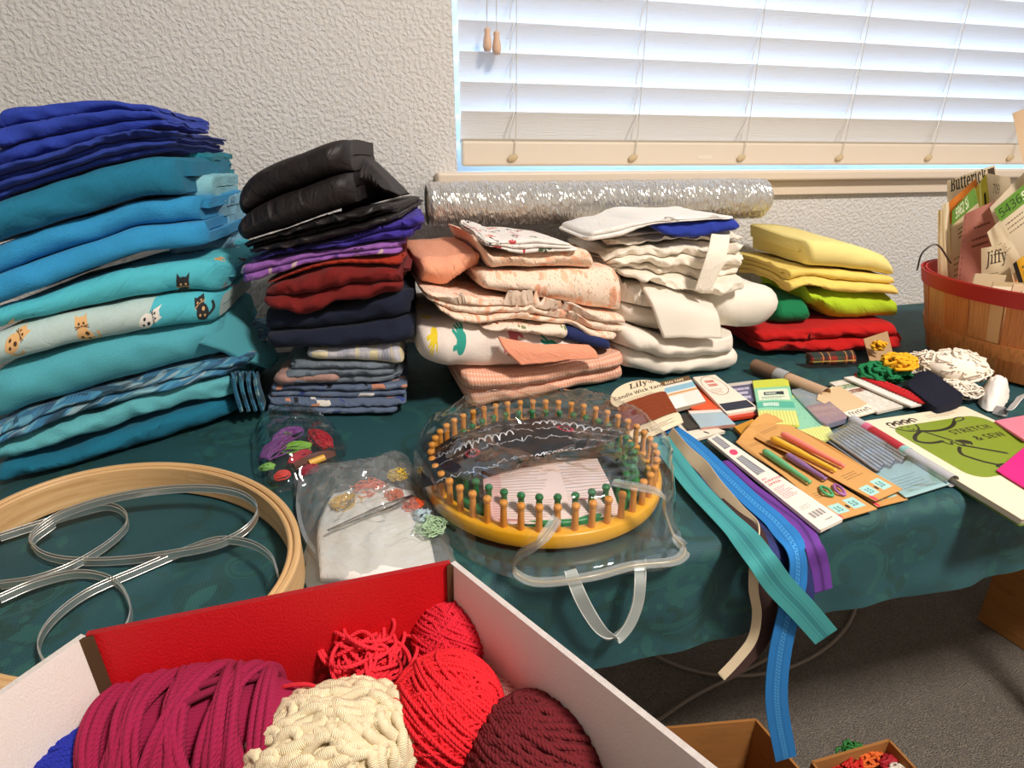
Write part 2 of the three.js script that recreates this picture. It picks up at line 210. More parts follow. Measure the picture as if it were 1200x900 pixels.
// ---------------------------------------------------------------- blind
{ const t = thing('window_blind', 'white wide-slat horizontal blind lowered over the window', 'blind');
  const bx0 = 0.228, bx1 = 2.055, bz = WZ - 0.034, pitch = 0.0508, w = 0.0625, tilt = 66 * Math.PI / 180, yb = 1.136;
  const T_slat = dataTex(256, (u, v) => 0.5 + 0.5 * tnoise(u, v, 9, 2) * Math.sin(v * 90 + 5 * tnoise(u, v, 4)) + 0.3 * tnoise(u, v, 60), 1);
  T_slat.repeat.set(2.2, 14);
  const M_slat = new THREE.MeshPhysicalMaterial({ color: lin('#eef0f2'), roughness: 0.5, bumpMap: T_slat, bumpScale: 0.0006, side: THREE.DoubleSide });
  const sh = new THREE.Shape(); const cw = w / 2, ct = 0.0014; sh.moveTo(-cw, 0); for (let i = 1; i <= 8; i++) { const s = -cw + w * i / 8; sh.lineTo(s, 0.0035 * (1 - (s / cw) ** 2)); } for (let i = 8; i >= 0; i--) { const s = -cw + w * i / 8; sh.lineTo(s, 0.0035 * (1 - (s / cw) ** 2) - 2 * ct); }
  const sg = new THREE.ExtrudeGeometry(sh, { depth: bx1 - bx0, bevelEnabled: false, steps: 1 }); sg.rotateY(Math.PI / 2); // shape x -> -z, extrude z -> x
  { const p = sg.attributes.position, u = sg.attributes.uv; for (let i = 0; i < p.count; i++) u.setXY(i, p.getX(i), p.getZ(i)); }
  // room-side edge up: shape +x maps to -z (outside), so rotate about x so the outside edge drops
  for (let k = 0; k < 19; k++) { const m = part(t, 'slat', sg, M_slat); m.position.set(bx0, yb + 0.021 + k * pitch, bz); m.rotation.x = -tilt; }
  const rail = part(t, 'bottom_rail', box(bx0, yb - 0.052, bz - 0.009, bx1, yb - 0.004, bz + 0.011, 0.006), std('#e2d5c2', { roughness: 0.5 }), 'ivory bottom rail');
  part(rail, 'rail_groove', box(bx0 + 0.001, yb - 0.006, bz - 0.006, bx1 - 0.001, yb - 0.001, bz + 0.008), std('#b3a794'));
  part(t, 'head_rail', box(bx0, OY1 - 0.06, bz - 0.025, bx1, OY1, bz + 0.025, 0.004), M_white);
  const M_cord = std('#cfc9bd'), M_tape = std('#f4f2ee');
  const fz = bz + 0.0165;
  for (let i = 0; i < 6; i++) { const x = 0.337 + 0.267 * i;
    part(t, 'ladder_cord', tube([V(x, OY1 - 0.05, fz), V(x, 1.5, fz + 0.001), V(x, yb - 0.002, fz), V(x - 0.002, yb - 0.03, fz)], 0.0009, 24, 5), M_cord);
    const rungs = []; for (let k = 0; k < 14; k++) { const y = yb + 0.005 + k * pitch; rungs.push(tube([V(x - 0.010, y - 0.002, fz - 0.003), V(x - 0.012, y + 0.012, fz), V(x - 0.006, y + 0.036, fz + 0.002), V(x - 0.003, y + 0.045, fz - 0.002)], 0.0011, 8, 4)); }
    part(t, 'ladder_loop', join(rungs), M_tape);
    part(rail, 'cord_knot', (() => { const g = new THREE.SphereGeometry(0.009, 10, 8); g.scale(1.3, 0.75, 0.45); g.rotateZ(0.35); g.translate(x - 0.006, yb - 0.036, fz - 0.002); return g; })(), std('#c9b48e')); }
  const tas = [[571, 46], [582, 50]]; tas.forEach(([px, py]) => { const p = onZ(px, py, bz + 0.03);
    const c = part(t, 'pull_cord', tube([V(p.x, OY1 - 0.03, fz), V(p.x, 1.6, p.z), V(p.x, p.y + 0.014, p.z)], 0.0008, 12, 5), M_cord);
    part(c, 'tassel', (() => { const g = new THREE.LatheGeometry([[0.0004, -0.020], [0.006, -0.0195], [0.0088, -0.012], [0.0075, -0.002], [0.005, 0.010], [0.0062, 0.015], [0.004, 0.018], [0.0004, 0.019]].map(([a, b]) => new THREE.Vector2(a, b)), 16); g.translate(p.x, p.y, p.z); return g; })(), std('#dfbb9e', { roughness: 0.5 }), 'tan wooden cord tassel'); });
  const lt = onZ(826, 184, bz + 0.013), lt2 = onZ(1053, 180, bz + 0.013);
  part(rail, 'rail_sticker', box(lt.x - 0.018, lt.y - 0.003, bz + 0.0105, lt.x + 0.018, lt.y + 0.0028, bz + 0.0118), std('#5a4f45', { map: canvasTex(128, 24, (c, w, h) => { c.fillStyle = '#e8dfd0'; c.fillRect(0, 0, w, h); c.fillStyle = '#222'; c.fillRect(0, 0, 90, h); c.fillStyle = '#ddd'; for (let x = 6; x < 84; x += 9) c.fillRect(x, 7, 5 + x % 3, 9); }), color: lin('#ffffff') }), 'small dark printed sticker'); }
// ---------------------------------------------------------------- table and its cloth
const TX0 = -0.78, TX1 = 1.72, TZ0 = -1.178, TZ1 = -0.408;
{ const t = thing('folding_table', 'long folding table hidden under the dark green cloth', 'table'), M = std('#cfc9bf'), L = std('#4b4b50', { metalness: 0.6, roughness: 0.45 });
  part(t, 'tabletop', box(TX0 + 0.004, 0.705, TZ0 + 0.004, TX1 - 0.004, 0.7385, TZ1 - 0.012, 0.008), M);
  for (const x of [TX0 + 0.42, TX1 - 0.45]) for (const z of [TZ0 + 0.07, TZ1 - 0.07]) part(t, 'leg', (() => { const g = new THREE.CylinderGeometry(0.016, 0.016, 0.705, 14); g.translate(x, 0.3525, z); return g; })(), L);
  for (const x of [TX0 + 0.42]) part(t, 'crossbar', tube([V(x, 0.16, TZ0 + 0.07), V(x, 0.16, TZ1 - 0.07)], 0.011, 2, 10), L); }
const T_damask = canvasTex(1024, 1024, (c, w, h) => { const r = mulberry(21); c.fillStyle = '#1a484f'; c.fillRect(0, 0, w, h); c.lineCap = 'round';
  const curl = (x, y, R, a0, dir, col, lw) => { c.strokeStyle = col; c.lineWidth = lw; c.beginPath(); for (let i = 0; i <= 40; i++) { const s = i / 40, a = a0 + dir * s * 5.2, q = R * (1 - s * 0.85); const px = x + Math.cos(a) * q, py = y + Math.sin(a) * q; i ? c.lineTo(px, py) : c.moveTo(px, py); } c.stroke(); };
  const leaf = (x, y, R, a, col) => { c.fillStyle = col; c.save(); c.translate(x, y); c.rotate(a); c.beginPath(); c.moveTo(0, 0); c.quadraticCurveTo(R * 0.5, -R * 0.45, R, 0); c.quadraticCurveTo(R * 0.5, R * 0.45, 0, 0); c.fill(); c.restore(); };
  for (let k = 0; k < 26; k++) { const x0 = r() * w, y0 = r() * h, a = r() * 6.3, R = 60 + r() * 60, dk = r() < 0.5 ? '#19413f' : '#215250', dir = r() < 0.5 ? -1 : 1; const n = 4 + Math.floor(r() * 4), col = r() < 0.5 ? '#1a4346' : '#225654', lv = []; for (let i = 0; i < n; i++) lv.push([r(), r(), r()]);
    for (const dx of [-w, 0, w]) for (const dy of [-h, 0, h]) { const x = x0 + dx, y = y0 + dy; curl(x, y, R, a, dir, dk, 20); curl(x, y, R * 1.16, a + 0.3, dir, col, 5); lv.forEach(([p, q, s], i) => { const b = a + i * 1.1; leaf(x + Math.cos(b) * R * 1.25, y + Math.sin(b) * R * 1.25, 42 + p * 40, b + q, s < 0.5 ? dk : col); }); for (let i = 0; i < 7; i++) { c.fillStyle = col; c.beginPath(); c.arc(x + Math.cos(a + i * 0.25) * R * 1.7, y + Math.sin(a + i * 0.25) * R * 1.7, 9, 0, 7); c.fill(); } } }
  c.globalAlpha = 0.07; for (let i = 0; i < w; i += 3) { c.fillStyle = i % 2 ? '#000' : '#9cc'; c.fillRect(i, 0, 1, h); c.fillRect(0, i, w, 1); } }, { repeat: [1 / 0.46, 1 / 0.46] });
{ const L = 0.115, prof = []; const D = TZ1 - TZ0;
  const M = new THREE.MeshPhysicalMaterial({ map: T_damask, roughness: 0.62, sheen: 0.3, sheenColor: lin('#5b9a98'), sheenRoughness: 0.5, bumpMap: T_weave, bumpScale: 0.0005, side: THREE.DoubleSide });
  const ridge = (x, z) => { let y = 0.0007 * N3(x * 9, z * 9, 2);
    for (const [ax, az, bx, bz, w, h] of [[-0.245, -0.45, -0.175, -0.58, 0.018, 0.006], [-0.19, -0.45, -0.125, -0.56, 0.016, 0.005], [0.60, -0.43, 0.9, -0.44, 0.03, 0.002], [-0.30, -0.47, -0.22, -0.56, 0.015, 0.004]]) { const dx = bx - ax, dz = bz - az, s = clamp(((x - ax) * dx + (z - az) * dz) / (dx * dx + dz * dz), 0, 1), q = Math.hypot(x - ax - s * dx, z - az - s * dz); y += h * Math.exp(-q * q / (w * w)) * Math.sin(Math.PI * (0.1 + 0.8 * s)); } return y; };
  const R = 0.014, A = R * Math.PI / 2, tot = D - R + A + L;
  const sx = 300, sz = 110;
  const g = grid(sx, sz, (u, v) => { const x = lerp(TX0 - 0.004, TX1 + 0.004, u), s = v * tot; let p;
    const hem = 0.004 * N3(x * 3, 1, 1) + 0.002 * Math.sin(x * 1.3 + 0.4);
    if (s < D - R) { const z = TZ0 + s; p = V(x, 0.7395 + Math.max(0, ridge(x, z)) + 0.0004, z); }
    else if (s < D - R + A) { const a = (s - D + R) / R; p = V(x, 0.7399 - R * (1 - Math.cos(a)), TZ1 - R + Math.sin(a) * R); }
    else { const q = (s - D + R - A) / L, f = 0.010 * q * (N3(x * 7, 5, 1) + 0.7 * N3(x * 17, 2, q * 2)); p = V(x, 0.7399 - R - q * (L - R + hem), TZ1 + f + 0.006 * q); }
    p.u = x; p.v = s; return p; }, true);
  one('tablecloth', 'dark green damask tablecloth hanging over the table edge', 'tablecloth', g, M); }
// ---------------------------------------------------------------- prints
const rot = (c, x, y, a, fn) => { c.save(); c.translate(x, y); c.rotate(a); fn(); c.restore(); };
const wrap9 = (w, h, x, y, fn) => { for (const dx of [-w, 0, w]) for (const dy of [-h, 0, h]) fn(x + dx, y + dy); };
const P_floral = canvasTex(512, 512, (c, w, h) => { const r = mulberry(3); c.fillStyle = '#f6dcc6'; c.fillRect(0, 0, w, h);
  for (let i = 0; i < 60; i++) { const x = r() * w, y = r() * h, R = 14 + r() * 16, col = ['#f3b18c', '#f6c3a4', '#eda07c'][i % 3]; wrap9(w, h, x, y, (X, Y) => { c.globalAlpha = 0.55; c.fillStyle = col; for (let k = 0; k < 5; k++) { c.beginPath(); c.arc(X + Math.cos(k * 1.26) * R * 0.5, Y + Math.sin(k * 1.26) * R * 0.5, R * 0.45, 0, 7); c.fill(); } }); }
  for (let i = 0; i < 420; i++) { const x = r() * w, y = r() * h, a = r() * 6, col = ['#8a9a7a', '#a8795e', '#e08f6d', '#7e8f86', '#c98a6a'][i % 5], l = 4 + r() * 8; wrap9(w, h, x, y, (X, Y) => { c.globalAlpha = 0.8; c.strokeStyle = col; c.lineWidth = 2.4; c.beginPath(); c.moveTo(X, Y); c.quadraticCurveTo(X + l * 0.5, Y - l * 0.4, X + Math.cos(a) * l, Y + Math.sin(a) * l); c.stroke(); }); } }, { repeat: [1 / 0.13, 1 / 0.13] });
const P_gingham = canvasTex(128, 128, (c, w, h) => { c.fillStyle = '#f3cdb6'; c.fillRect(0, 0, w, h); c.fillStyle = 'rgba(226,150,118,0.55)'; for (let i = 0; i < 8; i++) { c.fillRect(i * 16, 0, 8, h); c.fillRect(0, i * 16, w, 8); } }, { repeat: [1 / 0.042, 1 / 0.042] });
const handAt = (c, x, y, s, a, col) => rot(c, x, y, a, () => { c.fillStyle = c.strokeStyle = col; c.lineCap = 'round'; c.lineWidth = s * 0.24; c.beginPath(); c.ellipse(0, 0, s * 0.5, s * 0.55, 0, 0, 7); c.fill(); for (let k = 0; k < 4; k++) { const b = -1.57 + (k - 1.5) * 0.36; c.beginPath(); c.moveTo(Math.cos(b) * s * 0.45, Math.sin(b) * s * 0.45); c.lineTo(Math.cos(b) * s * 1.2, Math.sin(b) * s * 1.2); c.stroke(); } c.beginPath(); c.moveTo(-s * 0.3, 0); c.lineTo(-s * 0.85, -s * 0.25); c.stroke(); });
const P_hands = canvasTex(1024, 512, (c, w, h) => { c.fillStyle = '#efe2d8'; c.fillRect(0, 0, w, h); const r = mulberry(9); const cols = ['#e9cf2f', '#2f9e8c', '#d9767f', '#2f9e8c', '#cf2f2a', '#e9cf2f']; for (let i = 0; i < 18; i++) handAt(c, (i % 6 + 0.3 + r() * 0.5) * w / 6, (Math.floor(i / 6) + 0.3 + r() * 0.4) * h / 3, 38, r() * 6, cols[i % 6]); }, { repeat: [1 / 0.42, 1 / 0.21] });
const catAt = (c, x, y, s, a, col, dk) => rot(c, x, y, a, () => { c.fillStyle = col; c.beginPath(); c.ellipse(0, s * 0.5, s * 0.55, s * 0.62, 0, 0, 7); c.fill(); c.beginPath(); c.arc(0, -s * 0.3, s * 0.46, 0, 7); c.fill(); for (const k of [-1, 1]) { c.beginPath(); c.moveTo(k * s * 0.45, -s * 0.35); c.lineTo(k * s * 0.42, -s * 0.95); c.lineTo(k * s * 0.1, -s * 0.65); c.fill(); } c.lineWidth = s * 0.2; c.strokeStyle = col; c.lineCap = 'round'; c.beginPath(); c.moveTo(s * 0.3, s * 0.9); c.quadraticCurveTo(s * 1.1, s * 1.0, s * 1.0, s * 0.3); c.stroke(); c.fillStyle = dk; for (const [px, py, q] of [[-0.17, -0.35, 0.08], [0.17, -0.35, 0.08], [0, -0.2, 0.06], [0.2, 0.3, 0.14], [-0.25, 0.5, 0.11], [0.1, 0.75, 0.1]]) { c.beginPath(); c.arc(px * s, py * s, q * s, 0, 7); c.fill(); } c.strokeStyle = dk; c.lineWidth = s * 0.05; for (const k of [-1, 1]) for (const q of [-0.15, 0]) { c.beginPath(); c.moveTo(k * s * 0.12, -s * 0.18); c.lineTo(k * s * 0.5, -s * (0.22 + q)); c.stroke(); } });
const cats = (c, w, h, seed) => { const r = mulberry(seed), cols = [['#efe9e0', '#1e2426'], ['#e2b378', '#4a3424'], ['#2a2c30', '#e2b378'], ['#efe9e0', '#1e2426'], ['#8f9390', '#2b2b2b']]; for (let j = 0; j < 4; j++) for (let i = 0; i < 6; i++) { const q = cols[Math.floor(r() * 5)]; catAt(c, (i + 0.3 + r() * 0.4 + (j % 2) * 0.4) * w / 6, (j + 0.3 + r() * 0.4) * h / 4, 34, (r() - 0.5) * 2.4, q[0], q[1]); } };
const P_cats = canvasTex(1024, 512, (c, w, h) => { c.fillStyle = '#4fbccb'; c.fillRect(0, 0, w, h); cats(c, w, h, 14); }, { repeat: [1 / 0.40, 1 / 0.20] });
const P_catsPale = canvasTex(1024, 512, (c, w, h) => { c.fillStyle = '#4fbccb'; c.fillRect(0, 0, w, h); c.fillStyle = '#b9cfcb'; c.fillRect(0, 0, w * 0.56, h); cats(c, w, h, 15); }, { repeat: [1 / 0.34, 1 / 0.17] });
const P_tie = canvasTex(512, 512, (c, w, h) => { const r = mulberry(8); c.fillStyle = '#2f6f97'; c.fillRect(0, 0, w, h); for (let i = 0; i < 160; i++) { const x = r() * w, y = r() * h; c.globalAlpha = 0.5; c.fillStyle = ['#12222e', '#d8d2c0', '#4fa9c9', '#1d3d63', '#7fb9c4', '#0d1a22'][i % 6]; const a = r() * 3, R = 8 + r() * 26; wrap9(w, h, x, y, (X, Y) => rot(c, X, Y, a, () => { c.beginPath(); c.ellipse(0, 0, R * 1.7, R * 0.6, 0, 0, 7); c.fill(); })); } c.globalAlpha = 0.35; c.fillStyle = '#9fd0e0'; for (let i = 0; i < w; i += 9) c.fillRect(i, 0, 2, h); }, { repeat: [1 / 0.16, 1 / 0.16] });
const plaid = (bg, stripes, rep) => canvasTex(256, 256, (c, w, h) => { c.fillStyle = bg; c.fillRect(0, 0, w, h); for (const [col, p, q] of stripes) { c.fillStyle = col; c.fillRect(p * w, 0, q * w, h); c.fillRect(0, p * h, w, q * h); } }, { repeat: [1 / rep, 1 / rep] });
const P_plaidWhite = plaid('#c9c6cc', [['rgba(240,226,180,.9)', 0.1, 0.25], ['rgba(150,155,175,.5)', 0.5, 0.2], ['rgba(240,226,180,.6)', 0.8, 0.08]], 0.07);
const P_plaidRed = plaid('#8f2a24', [['rgba(30,80,55,.65)', 0.1, 0.3], ['rgba(20,40,40,.6)', 0.55, 0.15], ['rgba(225,190,90,.8)', 0.48, 0.03], ['rgba(225,190,90,.8)', 0.78, 0.03]], 0.05);
const P_poinset = canvasTex(512, 512, (c, w, h) => { const r = mulberry(77); c.fillStyle = '#eee6de'; c.fillRect(0, 0, w, h); for (let i = 0; i < 26; i++) { const x = r() * w, y = r() * h, a = r() * 6, R = 22 + r() * 16; wrap9(w, h, x, y, (X, Y) => rot(c, X, Y, a, () => { c.fillStyle = ['#c9444a', '#4a5f45', '#2f3034', '#d98a78'][i % 4]; for (let k = 0; k < (i % 4 === 2 ? 2 : 5); k++) rot(c, 0, 0, k * 1.26, () => { c.beginPath(); c.moveTo(0, 0); c.quadraticCurveTo(R * 0.5, -R * 0.4, R, 0); c.quadraticCurveTo(R * 0.5, R * 0.4, 0, 0); c.fill(); }); })); } }, { repeat: [1 / 0.17, 1 / 0.17] });
const P_berry = canvasTex(256, 256, (c, w, h) => { const r = mulberry(31); c.fillStyle = '#f0dcc8'; c.fillRect(0, 0, w, h); for (let i = 0; i < 46; i++) { const x = r() * w, y = r() * h; c.fillStyle = ['#a8503f', '#7b8a5a', '#c98a70'][i % 3]; wrap9(w, h, x, y, (X, Y) => { c.beginPath(); c.arc(X, Y, 5 + (i % 4) * 1.5, 0, 7); c.fill(); }); } }, { repeat: [1 / 0.09, 1 / 0.09] });
const P_lilac = canvasTex(512, 256, (c, w, h) => { const r = mulberry(41); c.fillStyle = '#9a62b4'; c.fillRect(0, 0, w, h); for (let i = 0; i < 60; i++) { const x = r() * w, y = r() * h; c.fillStyle = ['#5a3a9a', '#d9c3b6', '#7a479f', '#b489c9'][i % 4]; c.globalAlpha = 0.8; wrap9(w, h, x, y, (X, Y) => rot(c, X, Y, r() * 3, () => { c.beginPath(); c.ellipse(0, 0, 8 + (i % 5) * 6, 6, 0, 0, 7); c.fill(); })); } }, { repeat: [1 / 0.3, 1 / 0.15] });
const P_slate = canvasTex(512, 256, (c, w, h) => { const r = mulberry(51); c.fillStyle = '#5d6c86'; c.fillRect(0, 0, w, h); for (let i = 0; i < 70; i++) { const x = r() * w, y = r() * h; c.fillStyle = ['#e9e4da', '#20242e', '#3a4a86', '#c98a70', '#76849a'][i % 5]; wrap9(w, h, x, y, (X, Y) => c.fillRect(X, Y, 10 + (i % 6) * 6, 7 + (i % 3) * 4)); } }, { repeat: [1 / 0.24, 1 / 0.12] });
const P_navyText = canvasTex(512, 256, (c, w, h) => { c.fillStyle = '#26398f'; c.fillRect(0, 0, w, h); });
const white = '#ffffff';
// ---------------------------------------------------------------- the piles of folded cloth
function cloth(name, label, mat, o, group) { return one(name, label, 'fabric', o.loose ? clothGeo(o) : settle(clothGeo(o), o.pl, o.lim), mat, group); }
const S1 = vplane(-0.417, -0.707, -0.188, -0.833), b1 = V(0.07, 0, -1).normalize();
const G1 = 'blue and aqua fabrics in the pile by the wooden hoop';
const s1 = (name, label, mat, bot, top, o = {}) => cloth(name, label, mat, { pl: S1, bot, top, d: 0.27, back: b1, ...o }, G1);
s1('folded_fleece', 'dark teal fleece, lowest of the blue fabric pile', fab('#0f6f8c', 'fleece'), [[-40, 602], [60, 572], [160, 545], [278, 503]], [[-40, 560], [60, 540], [180, 498], [268, 470]], { n: 2, seed: 1, wr: 0.004, er: 0.03 });
s1('folded_fabric', 'pale aqua cloth with loose wavy edge above dark teal fleece', fab('#5fb3bd', 'fleece'), [[-40, 560], [0, 545], [100, 517], [190, 488], [285, 466]], [[-40, 535], [0, 522], [100, 493], [200, 462], [288, 444]], { n: 2, seed: 2, wr: 0.006, fr: 14, jit: 0.02 });
s1('folded_fabric', 'dark blue tie-dye print cloth between two aqua fabrics', fab(white, 'cotton', { map: P_tie }), [[-40, 537], [0, 521], [130, 482], [288, 442]], [[-40, 517], [0, 500], [120, 462], [230, 432], [292, 424]], { n: 4, seed: 3, wr: 0.005, fr: 15, jit: 0.025 });
s1('folded_fleece', 'thick aqua fleece under the cat print fabric', fab('#52adbb', 'fleece'), [[-40, 520], [0, 502], [120, 466], [230, 430], [262, 420]], [[-40, 446], [0, 430], [110, 403], [200, 387], [246, 382]], { n: 2, seed: 4, wr: 0.005, fr: 8, er: 0.035 });
s1('folded_fabric', 'lower fold of cat print fabric with pale panel', fab(white, 'cotton', { map: P_catsPale }), [[-40, 442], [0, 429], [110, 403], [190, 386], [262, 384]], [[-40, 400], [0, 388], [100, 365], [200, 346], [262, 346]], { n: 2, seed: 5, wr: 0.003, er: 0.03 });
s1('folded_fabric', 'turquoise cat print fabric with rounded fold', fab(white, 'cotton', { map: P_cats }), [[-40, 400], [0, 388], [100, 365], [215, 344], [264, 350]], [[-40, 372], [0, 360], [90, 333], [150, 317], [235, 306], [266, 314]], { n: 2, seed: 6, wr: 0.003, er: 0.035 });
s1('folded_fleece', 'bright sky blue fleece folded in two thick layers', fab('#2d93c8', 'fleece'), [[-40, 374], [0, 357], [100, 318], [160, 298], [240, 290]], [[-40, 300], [0, 283], [110, 250], [160, 235], [235, 231]], { n: 4, seed: 7, wr: 0.004, fr: 8, er: 0.02, jit: 0.02 });
s1('folded_fabric', 'pale blue cloth ends behind the sky blue fleece', fab('#7fb4cc', 'fleece'), [[190, 303], [268, 304]], [[195, 240], [262, 228]], { n: 6, seed: 8, loose: 1, off: -0.1, d: 0.17, wr: 0.006, fr: 18, jit: 0.03, rag: 0.12 });
s1('folded_fabric', 'deep teal blue woven cloth under royal blue fabric', fab('#15708f', 'cotton'), [[-40, 300], [0, 283], [110, 252], [160, 236], [220, 231]], [[-40, 246], [0, 230], [100, 200], [170, 183], [206, 184]], { n: 2, seed: 9, wr: 0.003, jit: 0.01 });
s1('folded_fabric', 'small pale aqua fold tucked behind the teal cloth', fab('#86c2cf', 'fleece'), [[200, 242], [243, 238]], [[200, 206], [240, 204]], { n: 2, seed: 10, loose: 1, off: -0.05, d: 0.2, wr: 0.003 });
s1('folded_fabric', 'teal jersey loops behind the royal blue fabric', fab('#1b7d90', 'fleece'), [[170, 206], [245, 208]], [[170, 176], [240, 178]], { n: 4, seed: 11, loose: 1, off: -0.1, d: 0.16, wr: 0.006, fr: 20, rag: 0.1 });
s1('folded_fabric', 'crumpled royal blue cotton in thin layers', fab('#22398f', 'cotton'), [[-40, 246], [0, 230], [110, 200], [198, 181]], [[-40, 208], [0, 194], [60, 178], [140, 156], [204, 152]], { n: 8, seed: 12, wr: 0.004, fr: 16, jit: 0.03, rag: 0.06 });
s1('folded_fabric', 'royal blue cotton topping the blue fabric pile', fab('#243c9e', 'cotton'), [[-40, 209], [0, 194], [60, 178], [150, 153], [182, 150]], [[-40, 126], [0, 121], [60, 116], [110, 113], [168, 121]], { n: 6, seed: 13, wr: 0.006, fr: 12, jit: 0.04, rag: 0.05 });
{ const h = (x, y, o) => S1.hit([x, y], o);
  one('draped_fleece_corner', 'aqua fleece corner flaring out beside the dark navy fabrics', 'fabric', sheetGeo([[h(258, 352, -0.14), h(280, 352, -0.14), h(296, 382, -0.14), h(322, 408, -0.14)], [h(248, 378, -0.05), h(272, 380, -0.06), h(296, 398, -0.07), h(327, 420, -0.09)], [h(236, 400, 0.006), h(254, 408, -0.005), h(284, 420, -0.03), h(318, 430, -0.06)]], { t: 0.006, wr: 0.002 }), fab('#52adbb', 'fleece'), G1);
  const ru = []; for (let i = 0; i < 9; i++) ru.push(h(272 + i * 4.2, 452 + (i % 2 ? 8 : -2), i % 2 ? 0.012 : -0.03));
  one('ruffled_cloth_edge', 'wavy aqua and blue cloth edge hanging at the pile corner', 'fabric', sheetGeo([ru.map((p) => p.clone().add(V(0, 0.020, 0))), ru, ru.map((p, i) => p.clone().add(V(0.004, -0.028, 0.004)))], { t: 0.003, nu: 60, nv: 12 }), fab('#cfe6e4', 'cotton', { map: P_tie }), G1); }

const S2 = vplane(-0.151, -0.859, 0.058, -0.797), G2 = 'dark fabrics in the pile topped by black taffeta';
const s2 = (name, label, mat, bot, top, o = {}) => cloth(name, label, mat, { pl: S2, bot, top, d: 0.27, back: V(0.1, 0, -1).normalize(), ...o }, G2);
s2('folded_fabric', 'slate blue print cottons in flat layers on the tablecloth', fab(white, 'cotton', { map: P_slate }), [[310, 484], [345, 489], [480, 491]], [[308, 456], [390, 456], [480, 452]], { n: 8, seed: 21, wr: 0.002, fr: 16, jit: 0.02, rag: 0.08, er: 0.008 });
s2('folded_fabric', 'grey cotton above the slate blue print layers', fab('#6f7a86', 'cotton'), [[312, 458], [390, 457], [474, 454]], [[338, 428], [400, 428], [474, 430]], { n: 6, seed: 22, wr: 0.003, fr: 18, jit: 0.03, rag: 0.08 });
s2('folded_fabric', 'small peach patterned scrap among grey cottons', fab('#b08a80', 'cotton', {}), [[314, 456], [402, 453]], [[316, 444], [400, 442]], { n: 2, seed: 23, loose: 1, off: 0.008, d: 0.1, wr: 0.002 });
s2('folded_fabric', 'white and cream plaid cloth under navy fabric', fab(white, 'cotton', { map: P_plaidWhite }), [[350, 426], [430, 429], [474, 433]], [[350, 414], [430, 411], [468, 405]], { n: 2, seed: 24, off: 0.006, d: 0.2, wr: 0.002 });
s2('folded_fabric', 'navy blue knit folded in two thick layers', fab('#131b33', 'fleece'), [[302, 410], [350, 414], [490, 412]], [[298, 372], [380, 368], [490, 342]], { n: 4, seed: 25, wr: 0.005, er: 0.03 });
s2('folded_fabric', 'dark red velour drooping over navy knit', fab('#7a1512', 'fleece'), [[298, 362], [332, 384], [362, 388], [402, 364], [488, 362]], [[298, 346], [350, 327], [420, 314], [486, 322]], { n: 4, seed: 26, wr: 0.006, fr: 14, jit: 0.02, er: 0.03, off: 0.008 });
s2('folded_fabric', 'thin orange red cloth above dark red velour', fab('#a52c16', 'cotton'), [[306, 350], [390, 326], [480, 318]], [[316, 340], [390, 314], [478, 299]], { n: 2, seed: 27, wr: 0.002 });
s2('folded_fabric', 'lilac floral print cloth with rounded fold', fab(white, 'cotton', { map: P_lilac }), [[273, 338], [330, 322], [400, 308], [480, 298]], [[274, 314], [330, 304], [400, 292], [480, 284]], { n: 4, seed: 28, wr: 0.003, fr: 15, er: 0.015 });
s2('folded_fabric', 'violet cotton under the black taffeta', fab('#40309a', 'cotton'), [[288, 314], [380, 299], [498, 286]], [[288, 306], [380, 287], [450, 266], [500, 252]], { n: 4, seed: 29, off: -0.01, wr: 0.004, fr: 18, jit: 0.01 });
{ const t = thing('folded_taffeta', 'black taffeta in large puffy folds topping the dark pile', 'fabric', G2), M = fab('#181113', 'taffeta');
  const p = (bot, top, o) => part(t, 'fold', settle(clothGeo({ pl: S2, bot, top, d: 0.24, ...o }), S2, 0.03), M);
  p([[280, 306], [360, 292], [466, 268]], [[276, 288], [360, 260], [462, 238]], { n: 6, seed: 30, wr: 0.004, fr: 18, jit: 0.03, rag: 0.06 });
  p([[278, 303], [340, 281], [410, 248]], [[264, 234], [284, 206], [340, 180], [406, 155]], { n: 4, seed: 31, wr: 0.003, fr: 9, er: 0.025, d: 0.2, off: 0.01 });
  p([[390, 262], [430, 252], [466, 242]], [[402, 168], [430, 196], [464, 234]], { n: 2, seed: 32, wr: 0.004, fr: 16, off: -0.07, d: 0.15 }); }

const S3 = vplane(0.141, -0.781, 0.445, -0.837), G3 = 'peach and white fabrics in the pile behind the knitting loom';
const s3 = (name, label, mat, bot, top, o = {}) => cloth(name, label, mat, { pl: S3, bot, top, d: 0.28, back: V(-0.02, 0, -1), ...o }, G3);
s3('folded_fabric', 'peach gingham cloth, lowest of the peach pile', fab(white, 'cotton', { map: P_gingham }), [[545, 488], [640, 470], [740, 447]], [[534, 438], [640, 436], [738, 412]], { n: 4, seed: 41, wr: 0.003, fr: 10, er: 0.02 });
s3('folded_fabric', 'white cloth printed with coloured handprints', fab(white, 'fleece', { map: P_hands }), [[492, 428], [530, 437], [610, 437], [696, 434]], [[488, 390], [540, 386], [620, 392], [694, 406]], { n: 2, seed: 42, wr: 0.004, er: 0.03, d: 0.3 });
s3('folded_fabric', 'thin cream cloth with small red berries', fab(white, 'cotton', { map: P_berry }), [[560, 402], [672, 405]], [[575, 385], [670, 384]], { n: 2, seed: 43, wr: 0.003, off: 0.004 });
s3('folded_fabric', 'navy striped roll end poking out of peach pile', fab('#1d2a5c', 'cotton'), [[660, 400], [722, 415]], [[662, 382], [718, 396]], { n: 2, seed: 44, loose: 1, wr: 0.002, off: -0.005 });
